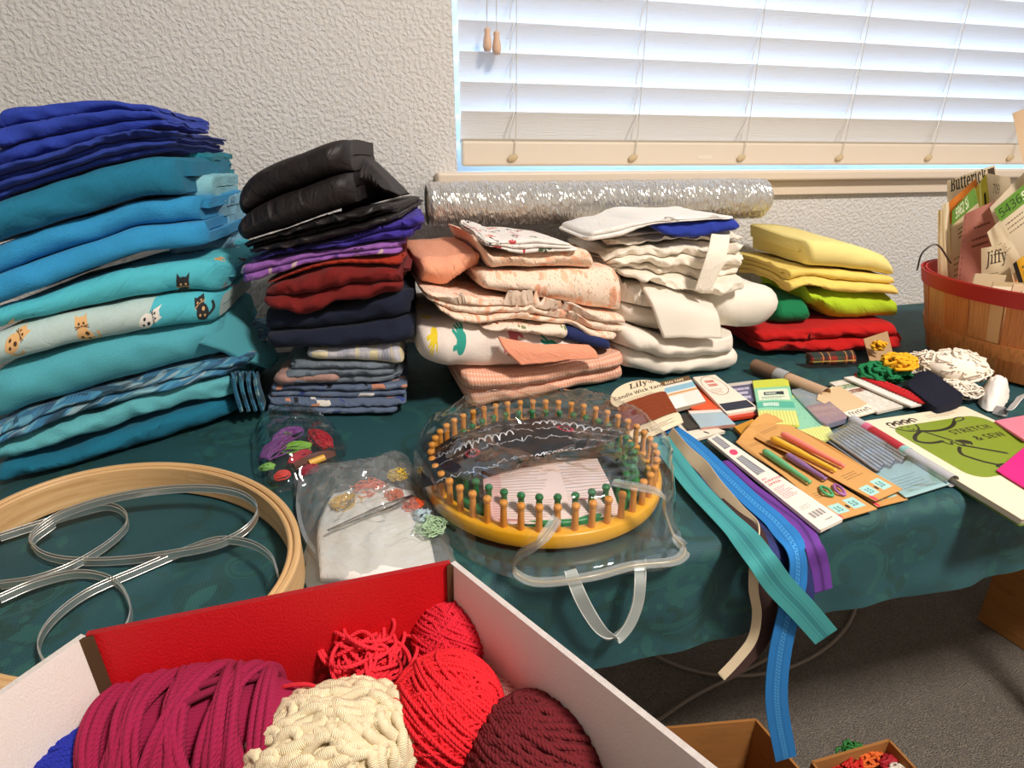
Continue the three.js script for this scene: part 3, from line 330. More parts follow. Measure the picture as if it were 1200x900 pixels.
{ const h = (x, y, o) => S3.hit([x, y], o);
  one('draped_fabric', 'plain salmon cloth flap over the handprint fabric', 'fabric', sheetGeo([[h(584, 395, 0.006), h(625, 402, 0.008), h(690, 404, 0.008)], [h(592, 410, 0.014), h(630, 410, 0.016), h(698, 411, 0.014)], [h(611, 428, 0.02), h(650, 424, 0.02), h(702, 420, 0.018)]], { t: 0.003 }), fab('#ec9c7c', 'cotton'), G3); }
s3('folded_fabric', 'peach floral cotton in many loose layers', fab(white, 'cotton', { map: P_floral }), [[505, 362], [556, 400], [620, 397], [745, 402]], [[498, 345], [556, 350], [650, 358], [738, 372]], { n: 6, lim: 0.03, seed: 45, wr: 0.005, fr: 13, jit: 0.035, rag: 0.07, er: 0.01 });
s3('folded_fabric', 'peach floral cotton in one broad fold', fab(white, 'cotton', { map: P_floral }), [[566, 344], [640, 360], [738, 372]], [[560, 322], [640, 320], [732, 314]], { n: 2, seed: 46, wr: 0.004, fr: 9, er: 0.015 });
s3('folded_fabric', 'plain salmon cotton folded at the left of peach floral', fab('#f0a582', 'cotton'), [[497, 345], [572, 349]], [[494, 306], [565, 300]], { n: 2, seed: 47, wr: 0.005, off: -0.03, fr: 12, er: 0.02 });
s3('folded_fabric', 'pale peach floral cotton below the poinsettia print', fab('#fff6ee', 'cotton', { map: P_floral }), [[574, 345], [630, 332], [712, 324]], [[556, 300], [600, 298], [650, 296], [708, 294]], { n: 2, seed: 48, wr: 0.003, fr: 9, er: 0.012 });
s3('folded_fabric', 'white cloth with red and green flowers topping peach pile', fab(white, 'cotton', { map: P_poinset }), [[566, 302], [620, 300], [682, 296]], [[566, 284], [620, 281], [676, 286]], { n: 6, seed: 49, wr: 0.002, fr: 14, d: 0.17, er: 0.014, jit: 0.006 });

const S4 = vplane(0.49, -0.846, 0.675, -0.84), G4 = 'white and cream fabrics beside the yellow fleece';
const s4 = (name, label, mat, bot, top, o = {}) => cloth(name, label, mat, { pl: S4, bot, top, d: 0.26, ...o }, G4);
const M_felt = fab('#f4ebdd', 'fleece');
s4('folded_felt', 'cream felt looped in thick layers on the tablecloth', M_felt, [[730, 436], [790, 450], [882, 440]], [[722, 380], [800, 402], [880, 392]], { n: 4, seed: 61, wr: 0.006, fr: 9, er: 0.045, off: 0.02 });
s4('folded_felt', 'cream felt wound in soft middle folds', M_felt, [[735, 402], [780, 408], [824, 402]], [[732, 336], [780, 338], [822, 352]], { n: 4, seed: 62, wr: 0.006, fr: 9, er: 0.03, off: -0.005, lim: 0.09 });
s4('folded_felt', 'cream felt with broad rounded fold beside green cloth', M_felt, [[828, 388], [870, 392], [925, 384]], [[828, 340], [870, 334], [934, 338]], { n: 2, lim: 0.09, seed: 63, wr: 0.004, fr: 7, er: 0.05, off: -0.02 });
{ const h = (x, y, o) => S4.hit([x, y], o);
  one('draped_felt', 'cream felt flap with square corner hanging down the front', 'fabric', sheetGeo([[h(750, 330, -0.03), h(790, 338, -0.03), h(832, 352, -0.03)], [h(762, 352, 0.02), h(800, 356, 0.02), h(842, 370, 0.02)], [h(778, 396, 0.03), h(812, 396, 0.032), h(846, 396, 0.03)]], { t: 0.005, wr: 0.002 }), M_felt, G4); }
const M_mus = fab('#efe5d4', 'cotton');
s4('folded_fabric', 'crumpled cream muslin in thin layers', M_mus, [[722, 322], [800, 344], [888, 340]], [[716, 300], [800, 290], [893, 290]], { n: 8, seed: 64, wr: 0.010, fr: 15, jit: 0.04, rag: 0.07, er: 0.02 });
s4('folded_fabric', 'loose muslin folds under the blue cloth', fab('#e8dece', 'cotton'), [[712, 302], [800, 294], [893, 290]], [[712, 280], [800, 276], [890, 268]], { n: 4, seed: 65, wr: 0.008, fr: 17, jit: 0.05, rag: 0.1, off: -0.01 });
{ const h = (x, y, o) => S4.hit([x, y], o);
  one('cloth_strip', 'cream muslin strip hanging down over crumpled muslin', 'fabric', sheetGeo([[h(834, 274, 0.0), h(856, 275, 0.0)], [h(828, 300, 0.022), h(850, 303, 0.022)], [h(815, 340, 0.02), h(832, 342, 0.02)]], { t: 0.002, nu: 8 }), M_mus, G4); }
s4('folded_fabric', 'royal blue cloth tucked under folded white cotton', fab('#22379a', 'cotton'), [[774, 276], [805, 288], [882, 274]], [[768, 264], [820, 262], [878, 258]], { n: 2, seed: 66, wr: 0.004, fr: 16, d: 0.2, off: 0.004 });
s4('folded_fabric', 'plain white cotton topping the cream pile', fab('#f0ece6', 'cotton'), [[688, 284], [740, 276], [870, 264]], [[690, 274], [735, 264], [870, 257]], { n: 4, seed: 67, wr: 0.003, fr: 12, d: 0.17, jit: 0.02 });

const S5 = vplane(0.745, -0.923, 1.078, -0.862), G5 = 'bright fabrics in the pile beside the basket';
const s5 = (name, label, mat, bot, top, o = {}) => cloth(name, label, mat, { pl: S5, bot, top, d: 0.24, ...o }, G5);
s5('folded_fabric', 'bright red cloth under the lime green fabric', fab('#c5100d', 'fleece'), [[888, 422], [950, 430], [1077, 422]], [[884, 393], [950, 388], [1075, 380]], { n: 4, lim: 0.08, off: 0.03, seed: 81, wr: 0.006, fr: 12, jit: 0.02 });
s5('folded_fabric', 'red and green plaid scrap below the red cloth', fab(white, 'cotton', { map: P_plaidRed }), [[950, 432], [1010, 431]], [[951, 417], [1010, 415]], { n: 2, seed: 82, lim: 0.03, off: 0.105, d: 0.05, er: 0.006, wr: 0.002 });
s5('folded_fabric', 'emerald green cloth peeking out beside lime fabric', fab('#0d7a4a', 'cotton'), [[905, 387], [955, 387]], [[915, 352], [952, 352]], { n: 2, seed: 83, off: -0.01, d: 0.2 });
s5('folded_fabric', 'lime green cloth between red and yellow fabrics', fab('#b5d426', 'cotton'), [[945, 385], [1000, 383], [1066, 377]], [[940, 346], [1000, 344], [1056, 346]], { n: 2, seed: 84, wr: 0.004, er: 0.012 });
s5('folded_fleece', 'yellow fleece folded below the paler yellow blanket', fab('#f7da72', 'fleece'), [[925, 348], [965, 346], [1066, 346]], [[925, 316], [965, 318], [1060, 326]], { n: 4, seed: 85, wr: 0.004, fr: 10, er: 0.012 });
s5('folded_fleece', 'pale yellow fleece topping the bright pile', fab('#fae692', 'fleece'), [[950, 314], [1000, 318], [1066, 330]], [[950, 284], [1000, 288], [1058, 306]], { n: 2, seed: 86, wr: 0.002, fr: 8, er: 0.015, d: 0.28, bdy: 0.012, thin: 0.96 });
// ---------------------------------------------------------------- shared builders for small things
const up = V(0, 1, 0);
const M_clear = new THREE.MeshPhysicalMaterial({ color: lin('#f4f6f6'), transmission: 1, thickness: 0, roughness: 0.05, ior: 1.65, side: THREE.DoubleSide });
const M_film = new THREE.MeshPhysicalMaterial({ color: lin('#eef0f0'), transmission: 0.9, thickness: 0, roughness: 0.1, ior: 1.65, side: THREE.DoubleSide });
function hermite(outline, n) { const c = new THREE.CatmullRomCurve3(outline, true, 'centripetal'); return c.getSpacedPoints(n); }
// a soft pouch: domed top over an outline that lies on y0
function pouchGeo(outline, h, { y0 = TT + 0.001, wr = 0.004, fr = 40, seed = 1, rings = 36, n = 110, shape } = {}) {
  const o = hermite(outline, n), c = o.reduce((a, p) => a.add(p), V(0, 0, 0)).multiplyScalar(1 / o.length), pos = [], idx = [], uv = [];
  for (const s of [1, 0]) for (let r = 0; r <= rings; r++) for (let k = 0; k < n; k++) { const t = r / rings, p = c.clone().lerp(o[k], t); let y = y0;
    if (s) { const q = 1 - t ** 3; y += (shape ? shape(p, t) : h * q) + wr * q * ((1 - 3 * Math.abs(N3(p.x * fr + seed, p.z * fr * 0.6, 1))) * 0.9 + 0.6 * (1 - 3 * Math.abs(N3(p.x * fr * 1.7 + p.z * fr, p.z * fr * 1.9 + seed, 5))) + 0.3 * N3(p.x * fr * 5, p.z * fr * 5, seed)) + 0.0012 * (1 - t); if (t === 1) y = y0 + 0.0007; y = Math.max(y, y0 + 0.0007); }
    const e = t > 0.8 ? wr * 0.6 * N3(p.x * fr * 2, p.z * fr * 2, seed + 2) : 0; pos.push(p.x + e, y, p.z + e); uv.push(p.x, p.z); }
  const row = (s, r, k) => ((s ? 0 : 1) * (rings + 1) + r) * n + (k % n);
  for (const s of [1, 0]) for (let r = 0; r < rings; r++) for (let k = 0; k < n; k++) { const a = row(s, r, k), b = row(s, r, k + 1), d = row(s, r + 1, k), e = row(s, r + 1, k + 1); s ? idx.push(a, b, d, b, e, d) : idx.push(a, d, b, b, d, e); }
  for (let k = 0; k < n; k++) idx.push(row(1, rings, k), row(1, rings, k + 1), row(0, rings, k), row(1, rings, k + 1), row(0, rings, k + 1), row(0, rings, k));
  const g = new THREE.BufferGeometry(); g.setAttribute('position', new THREE.Float32BufferAttribute(pos, 3)); g.setAttribute('uv', new THREE.Float32BufferAttribute(uv, 2)); g.setIndex(idx); g.computeVertexNormals(); return g;
}
// a tangle of thread inside an ellipsoid
function tangle(c, rx, ry, rz, r, n, seed, pts = 9, seg = 26) { const rnd = mulberry(seed), gs = []; for (let i = 0; i < n; i++) { const P = []; let a = rnd() * 6.3, b = rnd() * 6.3; for (let k = 0; k < pts; k++) { a += (rnd() - 0.5) * 2.4; b += (rnd() - 0.5) * 2; const q = 0.45 + 0.55 * rnd(); P.push(V(c.x + rx * q * Math.cos(a) * Math.cos(b), c.y + ry * q * Math.sin(b), c.z + rz * q * Math.sin(a) * Math.cos(b))); } gs.push(tube(P, r, seg, 5)); } return join(gs); }
// a hank of parallel strands between two points
function hank(p, q, w, r, n, seed) { const rnd = mulberry(seed), gs = [], d = q.clone().sub(p), s = V(-d.z, 0, d.x).normalize(); for (let i = 0; i < n; i++) { const P = []; const o = (i / (n - 1) - 0.5) * w, hgt = Math.sqrt(Math.max(0, 1 - (2 * o / w) ** 2)) * w * 0.3; for (let k = 0; k <= 5; k++) { const t = k / 5; P.push(p.clone().addScaledVector(d, t).addScaledVector(s, o * (0.5 + Math.sin(Math.PI * t) * 0.7) + (rnd() - 0.5) * w * 0.16).add(V(0, hgt * (0.4 + Math.sin(Math.PI * t)) + rnd() * 0.002, 0))); } gs.push(tube(P, r, 14, 5)); } return join(gs); }
// ---------------------------------------------------------------- wooden hoop with steel strips
{ const t = thing('quilting_hoop', 'oval blond wood quilting hoop lying on the tablecloth', 'hoop');
  const cx = -0.2286, cz = -0.511, ax = 0.185, bx = 0.136, ang = Math.atan2(0.763, 0.647);
  const T_grain = canvasTex(512, 64, (c, w, h) => { c.fillStyle = '#d8ae78'; c.fillRect(0, 0, w, h); const r = mulberry(4); for (let i = 0; i < 160; i++) { c.fillStyle = r() < 0.5 ? 'rgba(170,120,70,.18)' : 'rgba(240,210,160,.2)'; c.fillRect(r() * w, r() * h, 60 + r() * 260, 1 + r() * 1.5); } });
  const M = new THREE.MeshPhysicalMaterial({ map: T_grain, roughness: 0.45, clearcoat: 0.25, clearcoatRoughness: 0.4 });
  const ring = (d0, d1, y0, y1) => { const prof = [[d0, y0], [d1, y0], [d1, y1 - 0.0015], [d1 - 0.0015, y1], [d0 + 0.0015, y1], [d0, y1 - 0.0015], [d0, y0]]; const gs = [];
    for (let k = 0; k < prof.length - 1; k++) gs.push(grid(120, 1, (u, v) => { const a = -u * Math.PI * 2, q = prof[k + (v > 0.5 ? 1 : 0)], x = (ax - q[0]) * Math.cos(a), z = (bx - q[0]) * Math.sin(a); const p = V(cx + x * Math.cos(ang) - z * Math.sin(ang), q[1], cz + x * Math.sin(ang) + z * Math.cos(ang)); p.u = u * 3; p.v = k * 0.2 + v * 0.3; return p; })); return join(gs); };
  part(t, 'outer_ring', ring(0, 0.0062, TT + 0.001, TT + 0.034), M); part(t, 'inner_ring', ring(0.0068, 0.0115, TT + 0.001, TT + 0.0325), M); }
{ const M = new THREE.MeshPhysicalMaterial({ color: lin('#eceae4'), metalness: 0.9, roughness: 0.3, side: THREE.DoubleSide });
  const L = [['large steel strip coil looping in the middle of the hoop', [[42, 642, 0], [36, 630, 0.002], [60, 608, 0.008], [110, 588, 0.015], [180, 574, 0.020], [245, 571, 0.022], [285, 579, 0.022], [302, 596, 0.020], [292, 616, 0.016], [262, 634, 0.010], [200, 648, 0.004], [130, 656, 0], [70, 654, 0], [44, 644, 0.001], [39, 632, 0.004], [64, 612, 0.009]], 0.0125],
    ['steel strip loop running off to the hoop edge', [[0, 628], [50, 612], [90, 600], [125, 592], [146, 600], [148, 616], [122, 640], [80, 664], [40, 678], [0, 684]], 0.0075],
    ['steel strip curving from wood rim to the red box', [[326, 672, 0.016], [318, 652, 0.016], [294, 636, 0.014], [255, 632, 0.008], [215, 645], [160, 668], [100, 695], [62, 725], [46, 752], [52, 775], [64, 786]], 0.0075],
    ['steel strip loop nearest the red box corner', [[0, 700], [40, 683], [90, 671], [130, 678], [150, 700], [153, 722], [142, 742], [120, 752]], 0.0105]];
  L.forEach(([label, px, h], i) => { const t = thing('steel_strip', label, 'metal strip', 'steel strips inside the wooden hoop');
    for (const k of [0, 1]) { const pts = px.map(([x, y, l = 0]) => onY(x, y + k * 3.2, TT + 0.0085 + i * 0.0006 + l)), ed = (d) => tube(pts.map((p) => p.clone().add(V(0, d, 0))), 0.0006, 150, 5); part(t, 'strip_turn', join(stripGeo(pts, () => up, 0.0062, 0.0006, 150), ed(0.003), ed(-0.003)), M); } }); }
// ---------------------------------------------------------------- small bag of floss
{ const b = thing('plastic_bag', 'small clear bag of tangled embroidery floss by the hoop', 'bag');
  part(b, 'film', pouchGeo([[296, 530], [298, 508], [320, 493], [350, 489], [380, 496], [402, 515], [405, 535], [388, 556], [350, 572], [325, 580], [302, 566]].map(([x, y]) => onY(x, y)), 0.044, { wr: 0.005, fr: 45, seed: 3 }), M_clear);
  const fl = [['purple floss skein in the small clear bag', '#7d3d86', [310, 540], [340, 516], 0.020, 16], ['lime green floss skein in the small clear bag', '#7fb83a', [330, 528], [365, 524], 0.014, 12], ['red floss skein under the bag top', '#c9283a', [366, 506], [386, 526], 0.016, 14], ['coral red floss knot at the bag edge', '#d8423a', [322, 562], [340, 556], 0.011, 10], ['pale green floss end in the small clear bag', '#8cc05a', [305, 550], [322, 548], 0.009, 8], ['violet floss skein under the bag fold', '#8a4a96', [322, 520], [352, 504], 0.018, 16], ['crimson floss loops between green and brown skeins', '#b8283a', [340, 545], [362, 530], 0.012, 10], ['wine red floss beside the green skein', '#8f2a3a', [352, 556], [372, 548], 0.012, 10], ['brown wooden floss skein with gold band', '#6b3a2c', [345, 548], [392, 532], 0.013, 14]];
  fl.forEach(([label, col, p, q, w, n], i) => one('floss_skein', label, 'floss', hank(onY(p[0], p[1], TT + 0.010), onY(q[0], q[1], TT + 0.012), w * 1.25, 0.0011, n + 6, 60 + i), std(col, { roughness: 0.6 }), 'floss in the small clear bag'));
  const p = onY(362, 543, TT + 0.019), q = onY(380, 536, TT + 0.020); one('floss_band', 'gold paper band around the brown floss', 'label', tube([p, q], 0.0042, 3, 10), std('#d9a640', { roughness: 0.4 })); }
// ---------------------------------------------------------------- large bag of needlework
{ const b = thing('plastic_bag', 'large cloudy clear bag of needlework beside the loom', 'bag');
  part(b, 'film', pouchGeo([[345, 566], [354, 552], [400, 546], [440, 538], [468, 530], [483, 545], [500, 580], [522, 625], [534, 668], [505, 690], [440, 700], [370, 700], [356, 640]].map(([x, y]) => onY(x, y)), 0.026, { wr: 0.007, fr: 38, seed: 5 }), M_film);
  const q = (x, y, h) => onY(x, y, TT + h);
  one('folded_linen', 'white needlework cloth folded inside the cloudy bag', 'fabric', sheetGeo([[q(388, 578, 0.012), q(440, 568, 0.017), q(485, 576, 0.012)], [q(372, 620, 0.014), q(435, 620, 0.020), q(502, 625, 0.012)], [q(375, 676, 0.010), q(440, 678, 0.012), q(512, 668, 0.008)]], { t: 0.006, wr: 0.003, fr: 30 }), fab('#e8e4de', 'cotton'));
  const fl = [['yellow floss tangle in the cloudy bag', '#e6b93a', 405, 588, 0.018], ['salmon floss tangle in the cloudy bag', '#e8836a', 432, 572, 0.022], ['golden floss tangle at the bag mouth', '#e2c04a', 468, 556, 0.016], ['orange floss ring in the cloudy bag', '#e0631f', 462, 580, 0.013], ['deep orange floss ring by the bag side', '#e2561c', 484, 592, 0.013], ['pale green floss tangle by the bag side', '#a9c7a0', 502, 617, 0.020], ['soft blue floss wisp by the bag side', '#b9cfd9', 494, 604, 0.013]];
  fl.forEach(([label, col, x, y, r], i) => one('floss_tangle', label, 'floss', tangle(q(x, y, 0.018), r, 0.005, r, 0.0006, 26, 90 + i), std(col, { roughness: 0.6 }), 'floss tangles in the cloudy bag'));
  const M = new THREE.MeshPhysicalMaterial({ color: lin('#c9c3b6'), metalness: 1, roughness: 0.25 }), t = thing('tweezers', 'slim silver tweezers lying across the white needlework', 'tweezers');
  const tip = q(384, 622, 0.024), e1 = q(484, 581, 0.026), sd = V(0.35, 0, 0.93);
  for (const k of [-1, 1]) part(t, 'arm', stripGeo([e1.clone(), e1.clone().lerp(tip, 0.3).addScaledVector(sd, k * 0.004), e1.clone().lerp(tip, 0.6).addScaledVector(sd, k * 0.003), tip.clone().addScaledVector(sd, k * 0.0006)], () => sd, (s) => lerp(0.004, 0.0014, s), 0.0012, 30), M);
  const arc = [[352, 565], [350, 600], [360, 635], [385, 665], [412, 690]].map(([x, y]) => q(x, y, 0.004)); one('embroidery_hoop', 'grey plastic embroidery hoop rim inside the cloudy bag', 'hoop', stripGeo([...arc, q(470, 690, 0.004), q(505, 672, 0.004)], () => up, 0.007, 0.004, 70), std('#7d8286', { roughness: 0.4 })); }
// ---------------------------------------------------------------- knitting looms in a clear zip bag
const LC = V(0.192, TT, -0.572);
function loom(label, colRing, colPeg, R, n, peg, y0, hgt) {
  const t = thing('knitting_loom', label, 'knitting loom', 'round knitting looms'), M = new THREE.MeshPhysicalMaterial({ color: lin(colRing), roughness: 0.32, clearcoat: 0.3 }), MP = new THREE.MeshPhysicalMaterial({ color: lin(colPeg), roughness: 0.35, clearcoat: 0.2 });
  const pr = []; const w = 0.0085; for (let k = 0; k <= 12; k++) { const a = -Math.PI / 2 + k / 12 * Math.PI * 2; pr.push(new THREE.Vector2(R + w * Math.sign(Math.cos(a)) * Math.abs(Math.cos(a)) ** 0.55, y0 + hgt / 2 + hgt / 2 * Math.sign(Math.sin(a)) * Math.abs(Math.sin(a)) ** 0.55)); }
  const rg = new THREE.LatheGeometry(pr, 96); rg.translate(LC.x, 0, LC.z); part(t, 'ring', rg, M);
  const pg = new THREE.LatheGeometry([[0.0001, 0], [0.0036, 0], [0.0032, peg * 0.72], [0.0031, peg * 0.78], [0.0042, peg * 0.84], [0.0043, peg * 0.92], [0.0034, peg * 0.985], [0.0001, peg]].map(([a, b]) => new THREE.Vector2(a, b)), 10);
  for (let k = 0; k < n; k++) { const a = k / n * Math.PI * 2, m = part(t, 'peg', pg, MP); m.position.set(LC.x + Math.cos(a) * R, y0 + hgt - 0.001, LC.z + Math.sin(a) * R); } return t; }
loom('large yellow round knitting loom with orange tan pegs', '#f2b01c', '#e89a3c', 0.129, 46, 0.030, TT + 0.003, 0.018);
loom('green round knitting loom nested inside the yellow loom', '#1f8a46', '#17743a', 0.105, 36, 0.028, TT + 0.003, 0.016);
{ const q = (x, y, h) => onY(x, y, TT + h);
  const pm = new THREE.MeshStandardMaterial({ roughness: 0.7, side: THREE.DoubleSide, map: canvasTex(512, 384, (c, w, h) => { c.fillStyle = '#f3d9d2'; c.fillRect(0, 0, w, h); c.fillStyle = '#e9b9b4'; c.fillRect(0, 0, 60, h); c.strokeStyle = 'rgba(70,60,70,.75)'; c.lineWidth = 1.5; const r = mulberry(6); for (let y = 20; y < h - 10; y += 13) for (const x of [20, 270]) { c.beginPath(); c.moveTo(x, y); c.lineTo(x + 150 + r() * 70, y); c.stroke(); } c.fillStyle = '#c84a4a'; c.fillRect(280, 190, 60, 5); c.fillRect(30, 90, 80, 5); }, { repeat: [1 / 0.17, 1 / 0.13] }) });
  one('instruction_leaflet', 'pale pink printed instruction leaflet inside the looms', 'leaflet', sheetGeo([[q(566, 552, 0.030), q(630, 538, 0.034), q(700, 538, 0.030)], [q(568, 580, 0.034), q(640, 580, 0.030), q(718, 575, 0.034)], [q(575, 615, 0.016), q(645, 612, 0.018), q(728, 602, 0.016)]], { t: 0.0008, wr: 0.002 }), pm);
  const bm = new THREE.MeshPhysicalMaterial({ roughness: 0.4, side: THREE.DoubleSide, map: canvasTex(1024, 320, (c, w, h) => { c.fillStyle = '#15171b'; c.fillRect(0, 0, w, h); c.strokeStyle = '#d8dbe0'; c.lineWidth = 3; const r = mulberry(16); for (let k = 0; k < 24; k++) { let x = 60 + (k % 8) * 118, y = 70 + Math.floor(k / 8) * 90; c.beginPath(); c.moveTo(x, y); for (let i = 0; i < 5; i++) c.quadraticCurveTo(x + (r() - 0.2) * 60, y + (r() - 0.5) * 80, x += 14 + r() * 12, y + (r() - 0.5) * 44); c.stroke(); } c.lineWidth = 6; for (const [x0, y0] of [[170, 200], [520, 110]]) { c.beginPath(); c.moveTo(x0, y0); for (let i = 0; i < 9; i++) c.bezierCurveTo(x0 + i * 30 + 6, y0 - 50 - 20 * (i % 3), x0 + i * 30 + 26, y0 - 40, x0 + i * 30 + 30, y0 + (i % 4 === 2 ? 26 : 0)); c.stroke(); } for (const [x, y] of [[250, 265], [655, 150]]) { c.strokeStyle = '#d0344a'; c.lineWidth = 12; c.setLineDash([7, 5]); c.beginPath(); c.arc(x, y, 30, 0, 7); c.stroke(); c.setLineDash([]); } }, { repeat: [1 / 0.30, -1 / 0.085] }) });
  one('bag_header', 'black printed plastic header lying over the back pegs', 'packaging', sheetGeo([[q(508, 524, 0.040), q(560, 500, 0.052), q(640, 489, 0.054), q(738, 503, 0.052)], [q(494, 548, 0.046), q(560, 520, 0.057), q(640, 505, 0.059), q(720, 516, 0.057)], [q(496, 574, 0.040), q(572, 548, 0.054), q(632, 532, 0.056), q(700, 523, 0.056)]], { t: 0.0006, wr: 0.003, nu: 40 }), bm);
  const b = thing('zip_bag', 'clear vinyl zip bag with piping around the looms', 'bag'), R0 = 0.142;
  const px = [[486, 560], [505, 512], [560, 486], [640, 478], [705, 482], [748, 512], [776, 552], [794, 622], [806, 646], [785, 666], [700, 676], [660, 684], [612, 682], [560, 662], [510, 620]];
  part(b, 'vinyl', pouchGeo(px.map(([x, y]) => onY(x, y)), 0.05, { wr: 0.005, fr: 26, seed: 8, n: 140, rings: 50, shape: (p, t) => { const d = Math.hypot(p.x - LC.x, p.z - LC.z); return 0.063 * smooth(0.168, 0.137, d) * (1 - 0.30 * smooth(0.1, 0, d)); } }), M_clear);
  const pip = [[718, 565, 0.062], [775, 579, 0.062], [779, 600, 0.035], [790, 628, 0.008], [803, 644, 0.006], [794, 656, 0.005], [741, 663, 0.005], [690, 676, 0.005], [622, 681, 0.006], [602, 668, 0.014], [606, 653, 0.03], [632, 636, 0.062], [653, 607, 0.064]].map(([x, y, h]) => q(x, y, h));
  const MV = new THREE.MeshPhysicalMaterial({ color: lin('#e9e2d2'), transmission: 0.75, thickness: 0, roughness: 0.2, ior: 1.45 });
  part(b, 'piping', tube(pip, 0.0016, 130, 7), MV); part(b, 'zip_tape', stripGeo(pip, (s) => V(0.3, 0.25, -1).normalize(), 0.010, 0.0008, 130), new THREE.MeshPhysicalMaterial({ color: lin('#eef0ee'), transmission: 0.85, thickness: 0, roughness: 0.15, side: THREE.DoubleSide }));
  const zf = TZ1 + 0.018, s1p = [q(668, 668, 0.004), onZ(676, 690, zf), onZ(690, 718, zf + 0.003), onZ(708, 742, zf + 0.004), onZ(722, 748, zf + 0.004), onZ(735, 736, zf + 0.004), onZ(747, 708, zf + 0.003), onZ(750, 680, zf), q(750, 658, 0.004)];
  const hs = part(b, 'handle_strap', stripGeo(s1p, (s) => V(1, 0.4 * Math.sin(s * 6.2), 0.3), 0.011, 0.0008, 80), new THREE.MeshPhysicalMaterial({ color: lin('#e6ecea'), transmission: 0.62, thickness: 0, roughness: 0.1, side: THREE.DoubleSide }));
  const eg = (k) => s1p.map((p, i) => p.clone().add(V(k * 0.0054, k * 0.002 * Math.sin(i), 0.0004))); part(hs, 'strap_edge', join(tube(eg(-1), 0.0006, 60, 5), tube(eg(1), 0.0006, 60, 5)), std('#d9dcda', { roughness: 0.25 })); }
// ---------------------------------------------------------------- roll of clear glittering film
{ const t = thing('film_roll', 'long roll of crinkled iridescent film lying along the wall', 'roll'), a = onZ(500, 236, -1.115), b = onZ(893, 236, -1.115); a.y = b.y = (a.y + b.y) / 2;
  const M = new THREE.MeshPhysicalMaterial({ color: lin('#d2cfc9'), metalness: 0.6, roughness: 0.18, iridescence: 0.5, iridescenceIOR: 1.35, side: THREE.DoubleSide });
  const R = 0.040, L = a.distanceTo(b), rn = mulberry(71), cr = []; for (let k = 0; k < 421 * 57; k++) cr.push(rn() - 0.5);
  { const g = grid(420, 56, (u, v) => { const an = (v % 1) * Math.PI * 2, e = smooth(0, 0.01, u) * smooth(1, 0.99, u), r = R * (0.88 + 0.12 * e) + 0.0013 * cr[Math.round(u * 420) * 56 + Math.round((v % 1) * 56)] + 0.0014 * N3(u * 90, Math.cos(an) * 4, Math.sin(an) * 4) + 0.0016 * N3(u * 14, Math.cos(an) * 2, Math.sin(an) * 2 + 4); const p = V(lerp(a.x, b.x, u), a.y + r * Math.sin(an), a.z + r * Math.cos(an)); p.u = u; p.v = v; return p; }), f = g.toNonIndexed(); f.computeVertexNormals(); part(t, 'film', f, M); }
  part(t, 'core', (() => { const g = new THREE.CylinderGeometry(0.020, 0.020, L - 0.006, 24); g.rotateZ(Math.PI / 2); g.translate((a.x + b.x) / 2, a.y, a.z); return g; })(), std('#b39a74'));
  part(t, 'wrapper_end', grid(16, 24, (u, v) => { const an = v * Math.PI * 2, r = R * (1 - u * 0.35) + 0.004 * N3(u * 5, Math.cos(an) * 3, Math.sin(an) * 3); return V(a.x + 0.002 - u * 0.02, a.y + r * Math.sin(an), a.z + r * Math.cos(an)); }), M_clear); }
// ---------------------------------------------------------------- flat packets: a shape drawn in a unit square, laid on a quad of the table
const bil = (Q, u, v) => Q[0].clone().lerp(Q[1], u).lerp(Q[3].clone().lerp(Q[2], u), v);      // Q: top-left, top-right, bottom-right, bottom-left
function slabGeo(Q, t, outline, bend) {
  const sh = (outline ?? [[0, 0], [1, 0], [1, 1], [0, 1]]), pos = [], uv = [], idx = []; const dense = [];
  for (let i = 0; i < sh.length; i++) { const a = sh[i], b = sh[(i + 1) % sh.length], m = Math.max(1, Math.round(Math.hypot(a[0] - b[0], a[1] - b[1]) * 10)); for (let k = 0; k < m; k++) dense.push([lerp(a[0], b[0], k / m), lerp(a[1], b[1], k / m)]); }
  const tri = THREE.ShapeUtils.triangulateShape(dense.map(([x, y]) => new THREE.Vector2(x, y)), []), n = dense.length;
  const put = ([u, v], dy) => { const p = bil(Q, u, v); if (bend) p.y += bend(u, v); pos.push(p.x, p.y + dy, p.z); uv.push(u, 1 - v); };
  dense.forEach((d) => put(d, 0)); dense.forEach((d) => put(d, -t));
  for (const [a, b, c] of tri) { idx.push(a, c, b); idx.push(n + a, n + b, n + c); }
  dense.forEach((d) => put(d, 0)); dense.forEach((d) => put(d, -t));
  for (let k = 0; k < n; k++) { const a = 2 * n + k, b = 2 * n + (k + 1) % n; idx.push(a, b, a + n, b, b + n, a + n); }
  const g = new THREE.BufferGeometry(); g.setAttribute('position', new THREE.Float32BufferAttribute(pos, 3)); g.setAttribute('uv', new THREE.Float32BufferAttribute(uv, 2)); g.setIndex(idx); g.computeVertexNormals();
  const nn = g.attributes.normal, A = pos; if (!bend) { const n0 = Q[1].clone().sub(Q[0]).cross(Q[3].clone().sub(Q[0])).normalize(); if (n0.y < 0) n0.negate(); for (let k = 0; k < n; k++) { nn.setXYZ(k, n0.x, n0.y, n0.z); nn.setXYZ(n + k, -n0.x, -n0.y, -n0.z); } } return g;
}
const quad = (px, hs) => px.map(([x, y], i) => onY(x, y, TT + (Array.isArray(hs) ? hs[i] : hs)));
const print = (w, h, draw, o = {}) => new THREE.MeshPhysicalMaterial({ map: canvasTex(w, h, draw), roughness: 0.55, ...o });
